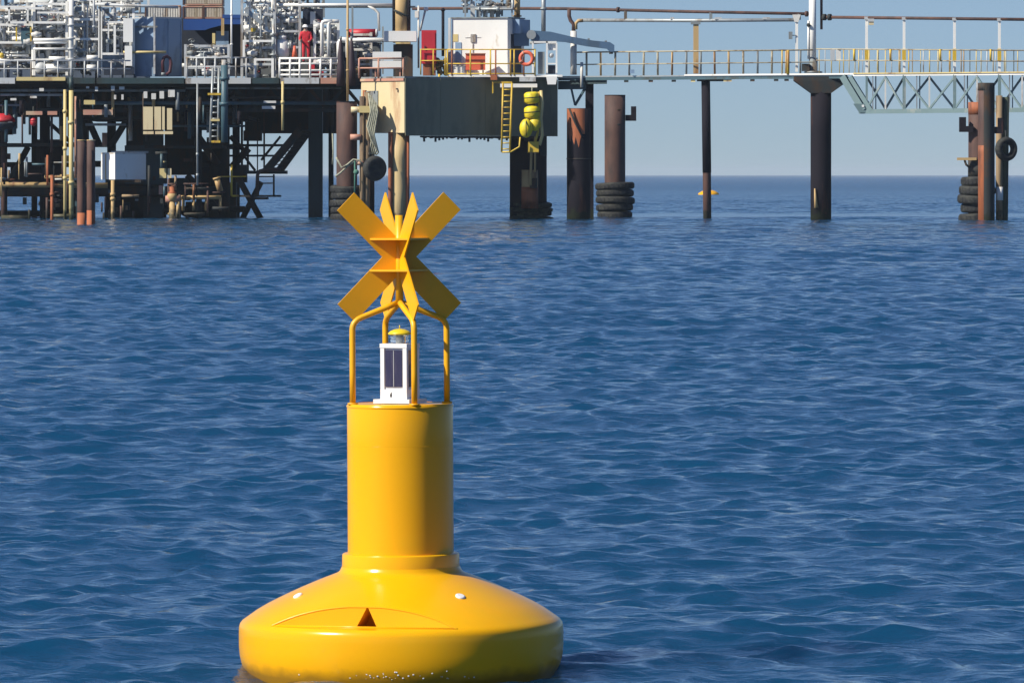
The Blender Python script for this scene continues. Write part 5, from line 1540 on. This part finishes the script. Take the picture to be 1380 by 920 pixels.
def dolphins():
    # left cluster
    t = Thing('mooring_pile', 'stout brown rusted pile with tangled ropes left of the beige hull', 'pile')
    mb = MB(); c, r, z = pile_shaft(mb, 453, 481, 138, 281); t.part('shaft', mb, M['rustbrown'])
    t.part('cap', MB().lathe((c.x, c.y, 0), [(r * 1.02, z + .003), (r * 1.02, z + .05)], 24), M['rustdark'])
    t.part('crosspiece', MB().cyl(V(473, 148, 280.9), V(487, 148, 280.9), .14, 12), M['cream'])
    t.part('crosspiece', MB().cyl(V(472, 185, 280.9), V(487, 185, 280.9), .14, 12), M['salmon'])
    t.part('crosspiece', MB().cyl(V(480, 220, 280.9), V(490, 220, 280.9), .10, 12), M['salmon'])
    t.done()
    tyre_stack(c.x, c.y, .78, 250, WL(281) + 1, 5, 'black tyre stacked round the stout brown pile left of the yellow topmark', 'tyres round the brown pile left of the topmark', seed=1)
    t = Thing('fender_pile', 'weathered timber fender pile bound with pale rope beside the stout brown pile', 'pile')
    a = MB().tube([V(488, 130, 281.0), Vector((V(488, 0, 281.0).x, 281.0, -1))], .12, 10).tube([V(494.5, 124, 281.1), Vector((V(494.5, 0, 281.1).x, 281.1, -1))], .14, 10)
    t.part('timber', a, M['wood'])
    t.part('dark_post', MB().tube([V(500, 150, 281.5), Vector((V(500, 0, 281.5).x, 281.5, -1))], .16, 10), M['rustdark'])
    t.part('band', MB().pbox(484, 143, 508, 152, 280.7, .5), M['paleyellow'])
    rp = MB()
    for k in range(5):
        x = 497 + k * 2.2
        rp.tube([V(x, 126 + k * 3, 280.7), V(x + 3, 150, 280.5), V(x - 2, 170 + k * 3, 280.55), V(x + 4, 190 + k * 4, 280.5), V(x + 1, 208, 280.6)], .05, 6)
    t.part('rope', rp, M['rope'])
    t.done()
    t = Thing('mooring_rope', 'slack grey green rope looped round the stout brown pile', 'rope')
    D = 280.2
    t.part('rope', MB().tube([V(453, 212, D), V(460, 226, D), V(468, 222, D - .1), V(476, 215, D), V(484, 216, D), V(490, 222, D)], .045, 6), M['rope'])
    t.part('rope', MB().tube([V(452, 238, D), V(460, 232, D), V(468, 224, D), V(477, 218, D)], .05, 6), M['rope'])
    t.part('hanging_end', MB().tube([V(478, 217, D), V(478.5, 235, D), V(478, 262, D)], .04, 6), M['greenrope'])
    t.part('knot', MB().ball(V(480, 232, D), .13), M['greenrope'])
    t.part('hanging_end', MB().tube([V(448, 180, D), V(449, 205, D), V(448, 222, D)], .03, 6), M['rope'])
    t.done()
    t = Thing('hanging_tyre', 'large black tyre fender seen nearly face on above the yellow topmark', 'tyre')
    c = V(505, 227, 280.0)
    t.part('tyre', MB().torus(c, (.55, -1, 0), .40, .19, 28, 12, 1.1), M['rubber'])
    t.part('inner_fill', MB().cyl(c - Vector((.06, -.1, 0)), c + Vector((.06, -.1, 0)), .3, 20), M['rubber'])
    t.part('chain', MB().tube([V(499, 212, 280.1), V(497, 190, 280.1)], .04, 6), M['dark'])
    t.done()
    # below the black leg
    cl = V(712, 0, 286.0); rl = 25 * mpp(286)
    tyre_stack(V(716, 0, 286).x, 286.0 + rl, 1.02, 272, WL(285.4) + 1.5, 4, 'weed covered tyre stacked round the black leg behind the yellow floats', 'tyres at the foot of the black leg', 'weedy', seed=2)
    # pile with orange top
    t = Thing('mooring_pile', 'thick black pile with an orange rust patch at its top', 'pile')
    mb = MB(); c, r, z = pile_shaft(mb, 764, 796, 146, 283.2); t.part('shaft', mb, M['rustdark'])
    a0, a1 = math.radians(195), math.radians(300)
    vs, fs = [], []
    n = 14
    for i in range(n + 1):
        a = a0 + (a1 - a0) * i / n
        for z_ in (z - .02 - (1.6 + .25 * math.sin(i * 2.1)) * (.75 + .35 * i / n) if i < 12 else z - 1.2, z - .02):
            for q in (1.002, 1.02): vs.append((c.x + r * q * math.cos(a), c.y + r * q * math.sin(a), z_))
    for i in range(n):
        o = i * 4
        fs += [(o + 1, o + 5, o + 7, o + 3), (o, o + 2, o + 6, o + 4), (o, o + 4, o + 5, o + 1), (o + 2, o + 3, o + 7, o + 6)]
    fs += [(0, 1, 3, 2), (n * 4, n * 4 + 2, n * 4 + 3, n * 4 + 1)]
    t.part('rust_patch', MB().add(vs, fs), M['rustorange'])
    t.part('band', MB().torus((c.x, c.y, V(0, 214, 283.2).z), (0, 0, 1), r, .03, 28, 6), M['dark'])
    t.part('cable', MB().tube([V(767, 146, 283.1), V(775, 165, 283.1), V(786, 186, 283.1)], .05, 6), M['dark'])
    t.done()
    t = Thing('trestle_post', 'black square post carrying the walkway behind the orange topped pile', 'post')
    t.part('post', MB().box(V(789, 0, 285.6).x, V(800, 0, 285.6).x, 285.6, 286.0, -1, V(0, 108, 285.6).z), M['rustdark'])
    t.part('head', MB().pbox(786, 108, 803, 112, 285.5, .7), M['dark'])
    t.done()
    # bollard pile
    t = Thing('mooring_pile', 'brown pile with a hooked bollard arm at the right of its top', 'pile')
    D = 299.5
    mb = MB(); c, r, z = pile_shaft(mb, 815, 843, 129, D); t.part('shaft', mb, M['rustbrown'])
    t.part('cap', MB().lathe((c.x, c.y, 0), [(r * 1.01, z + .003), (r * 1.01, z + .04)], 24), M['rustdark'])
    t.part('bollard_arm', MB().pbox(843, 155, 857.5, 163, D + .3, .3), M['rustdark'])
    t.part('bollard', MB().pbox(850.5, 143.5, 857.5, 155, D + .3, .3), M['rustdark'])
    for y in (148, 168): t.part('bolt', MB().ball(V(833, y, D + .08), .08, 1.6, 1, .8), M['dark'])
    t.done()
    tyre_stack(c.x, c.y, 25.5 * mpp(D), 246, WL(D + .5) + .5, 5, 'black tyre stacked round the brown pile with the bollard arm', 'tyres round the bollard pile', seed=3)
    # trestle piles
    t = Thing('trestle_pile', 'thin rusted trestle pile below the middle of the walkway', 'pile')
    D = deckline(952) + .5
    tp, bt = V(951, 108, D), V(953.5, WL(D), D)
    t.part('shaft', MB().tube([tp, tp.lerp(bt, .6), bt + Vector((0, 0, -1.2))], 5.6 * mpp(D), 16), M['rustbrown'])
    t.part('coating', MB().tube([tp.lerp(bt, -.002), tp.lerp(bt, .66)], 5.9 * mpp(D), 16), M['rustdark'])
    t.part('head', MB().pbox(940, 104.5, 975, 109.5, D - .2, .9), M['dark'])
    t.done()
    t = Thing('trestle_pile', 'thick black trestle pile with a flared head below the tall white mast', 'pile')
    D = deckline(1107) - .1
    mb = MB(); c, r, z = pile_shaft(mb, 1093, 1121, 124, D); t.part('shaft', mb, M['rustdark'])
    zh = V(0, 103.5, D).z; zm = V(0, 109, D).z
    hw = 36.5 * mpp(D)
    vs = []
    for z_, w, d in ((z - .05, r * .98, r * .98), (zm, hw, r * 1.1), (zh, hw, r * 1.1)):
        vs += [(c.x - w, c.y - d, z_), (c.x + w, c.y - d, z_), (c.x + w, c.y + d, z_), (c.x - w, c.y + d, z_)]
    t.part('flared_head', MB().add(vs, [(3, 2, 1, 0), (8, 9, 10, 11)] + [(o + i, o + (i + 1) % 4, o + 4 + (i + 1) % 4, o + 4 + i) for o in (0, 4) for i in range(4)]), M['dark'])
    t.part('scar', MB().tube([V(1098, 254, D - .02), V(1100, 280, D - .02)], [.03, .10], 8), M['rustpale'])
    t.done()
    # right hand dolphin
    t = Thing('mooring_pile', 'salmon brown pile with U shaped bollard arms in the right hand cluster', 'pile')
    D = 274.2
    mb = MB(); c, r, z = pile_shaft(mb, 1306, 1334, 138, D); t.part('shaft', mb, M['rustbrown'])
    t.part('top_patch', MB().lathe((c.x, c.y, 0), [(r * 1.015, z - .55), (r * 1.015, z + .01)], 24), M['rustorange'])
    t.part('bollard_arm', MB().pbox(1293, 170, 1312, 178, D - .1, .25), M['rustdark'])
    t.part('bollard', MB().pbox(1293, 158, 1302, 170, D - .1, .25), M['rustdark'])
    t.part('bracket', MB().pbox(1290, 212.5, 1316, 216, D - .15, .2).pbox(1300, 214, 1318, 236, D - .12, .2) if False else MB().pbox(1290, 212.5, 1316, 216, D - .15, .2), M['rustpale'])
    t.part('sleeve', MB().lathe((c.x, c.y, V(0, 238, D).z), [(r * 1.04, 0), (r * 1.04, .75)], 24), M['dark'])
    t.part('hook', MB().tube([V(1300, 216, D - .05), V(1302, 222, D - .05), V(1307, 226, D - .05)], .05, 6), M['dark'])
    t.done()
    tyre_stack(c.x - .1, c.y, .80, 238, WL(D) + .5, 5, 'black tyre stacked round the left pile of the right hand cluster', 'tyres at the right hand cluster', 'rubber', wob=.06, seed=4)
    t = Thing('mooring_pile', 'tall orange rusted pile with a darkened right side standing foremost in the right hand cluster', 'pile')
    D = 272
    mb = MB(); c, r, z = pile_shaft(mb, 1319, 1341, 112, D); t.part('shaft', mb, M['rustbrown'])
    zl = V(0, 196, D).z
    t.part('rusted_lower_skin', MB().lathe((c.x, c.y, 0), [(r * 1.006, -1.0), (r * 1.006, zl - .3), (r * 1.004, zl)], 24), M['rustorange'])
    vs, fs = [], []
    mb = MB()
    a0, a1 = R(248), R(385); n = 12
    zb_ = -1.0
    for i in range(n + 1):
        a = a0 + (a1 - a0) * i / n
        for z_ in (zb_, z):
            for q in (1.012, 1.035): vs.append((c.x + r * q * math.cos(a), c.y + r * q * math.sin(a), z_))
    for i in range(n):
        o = i * 4
        fs += [(o + 1, o + 5, o + 7, o + 3), (o, o + 2, o + 6, o + 4), (o, o + 4, o + 5, o + 1), (o + 2, o + 3, o + 7, o + 6)]
    fs += [(0, 1, 3, 2), (n * 4, n * 4 + 2, n * 4 + 3, n * 4 + 1)]
    t.part('shade_side_skin', mb.add(vs, fs), M['dark'])  # dark skin paints in the shade on the side away from the sun
    t.part('upper_coating', MB().lathe((c.x, c.y, 0), [(r * 1.035, V(0, 122, D).z), (r * 1.035, z + .01)], 24), M['dark'])
    t.part('bollard_arm', MB().pbox(1341, 171, 1352, 180, D + .2, .25), M['rustdark']); t.part('bollard', MB().pbox(1345, 159, 1352, 171, D + .2, .25), M['rustdark'])
    t.done()
    t = Thing('fender_pile', 'yellow green timber fender pile with a white mark in the right hand cluster', 'pile')
    D = 274.5
    t.part('timber', MB().tube([V(1346.5, 129, D), Vector((V(1346.5, 0, D).x, D, -1))], .15, 12), M['wood'])
    t.part('timber', MB().tube([V(1355, 131, D + .2), Vector((V(1353.5, 0, D).x, D + .2, -1))], .17, 12), mat('green stained timber', (.10, .12, .07), .9, (.03, .04, .03), .5, 2, 6))
    t.part('white_mark', MB().tube([V(1347, 252, D - .02), V(1347, 270, D - .02)], .16, 12), M['white'])
    t.done()
    t = Thing('hanging_tyre', 'black tyre hung on the right side of the right hand pile cluster', 'tyre')
    c = V(1356, 201, 274.0)
    t.part('tyre', MB().torus(c, (.5, -1, 0), .40, .155, 28, 12, 1.2), M['rubber'])
    t.part('chain', MB().tube([c + Vector((0, 0, .4)), V(1355, 176, 274.3)], .03, 6), M['dark'])
    t.done()
dolphins()

# ------------------------------------------------------------------ thin sea haze
def haze():
    ob = link_mesh('haze', MB().box(-13000, 13000, -13000, 13000, -3.0, 14.0), M['white'])
    m = bpy.data.materials.new('sea haze'); m.use_nodes = True
    nt = m.node_tree; nt.nodes.clear()
    o = nt.nodes.new('ShaderNodeOutputMaterial'); v = nt.nodes.new('ShaderNodeVolumePrincipled')
    v.inputs['Color'].default_value = (0.74, 0.87, 1.0, 1); v.inputs['Density'].default_value = 0.00009
    nt.links.new(v.outputs[0], o.inputs['Volume'])
    ob.data.materials.clear(); ob.data.materials.append(m)
    ob['kind'] = 'stuff'
haze()
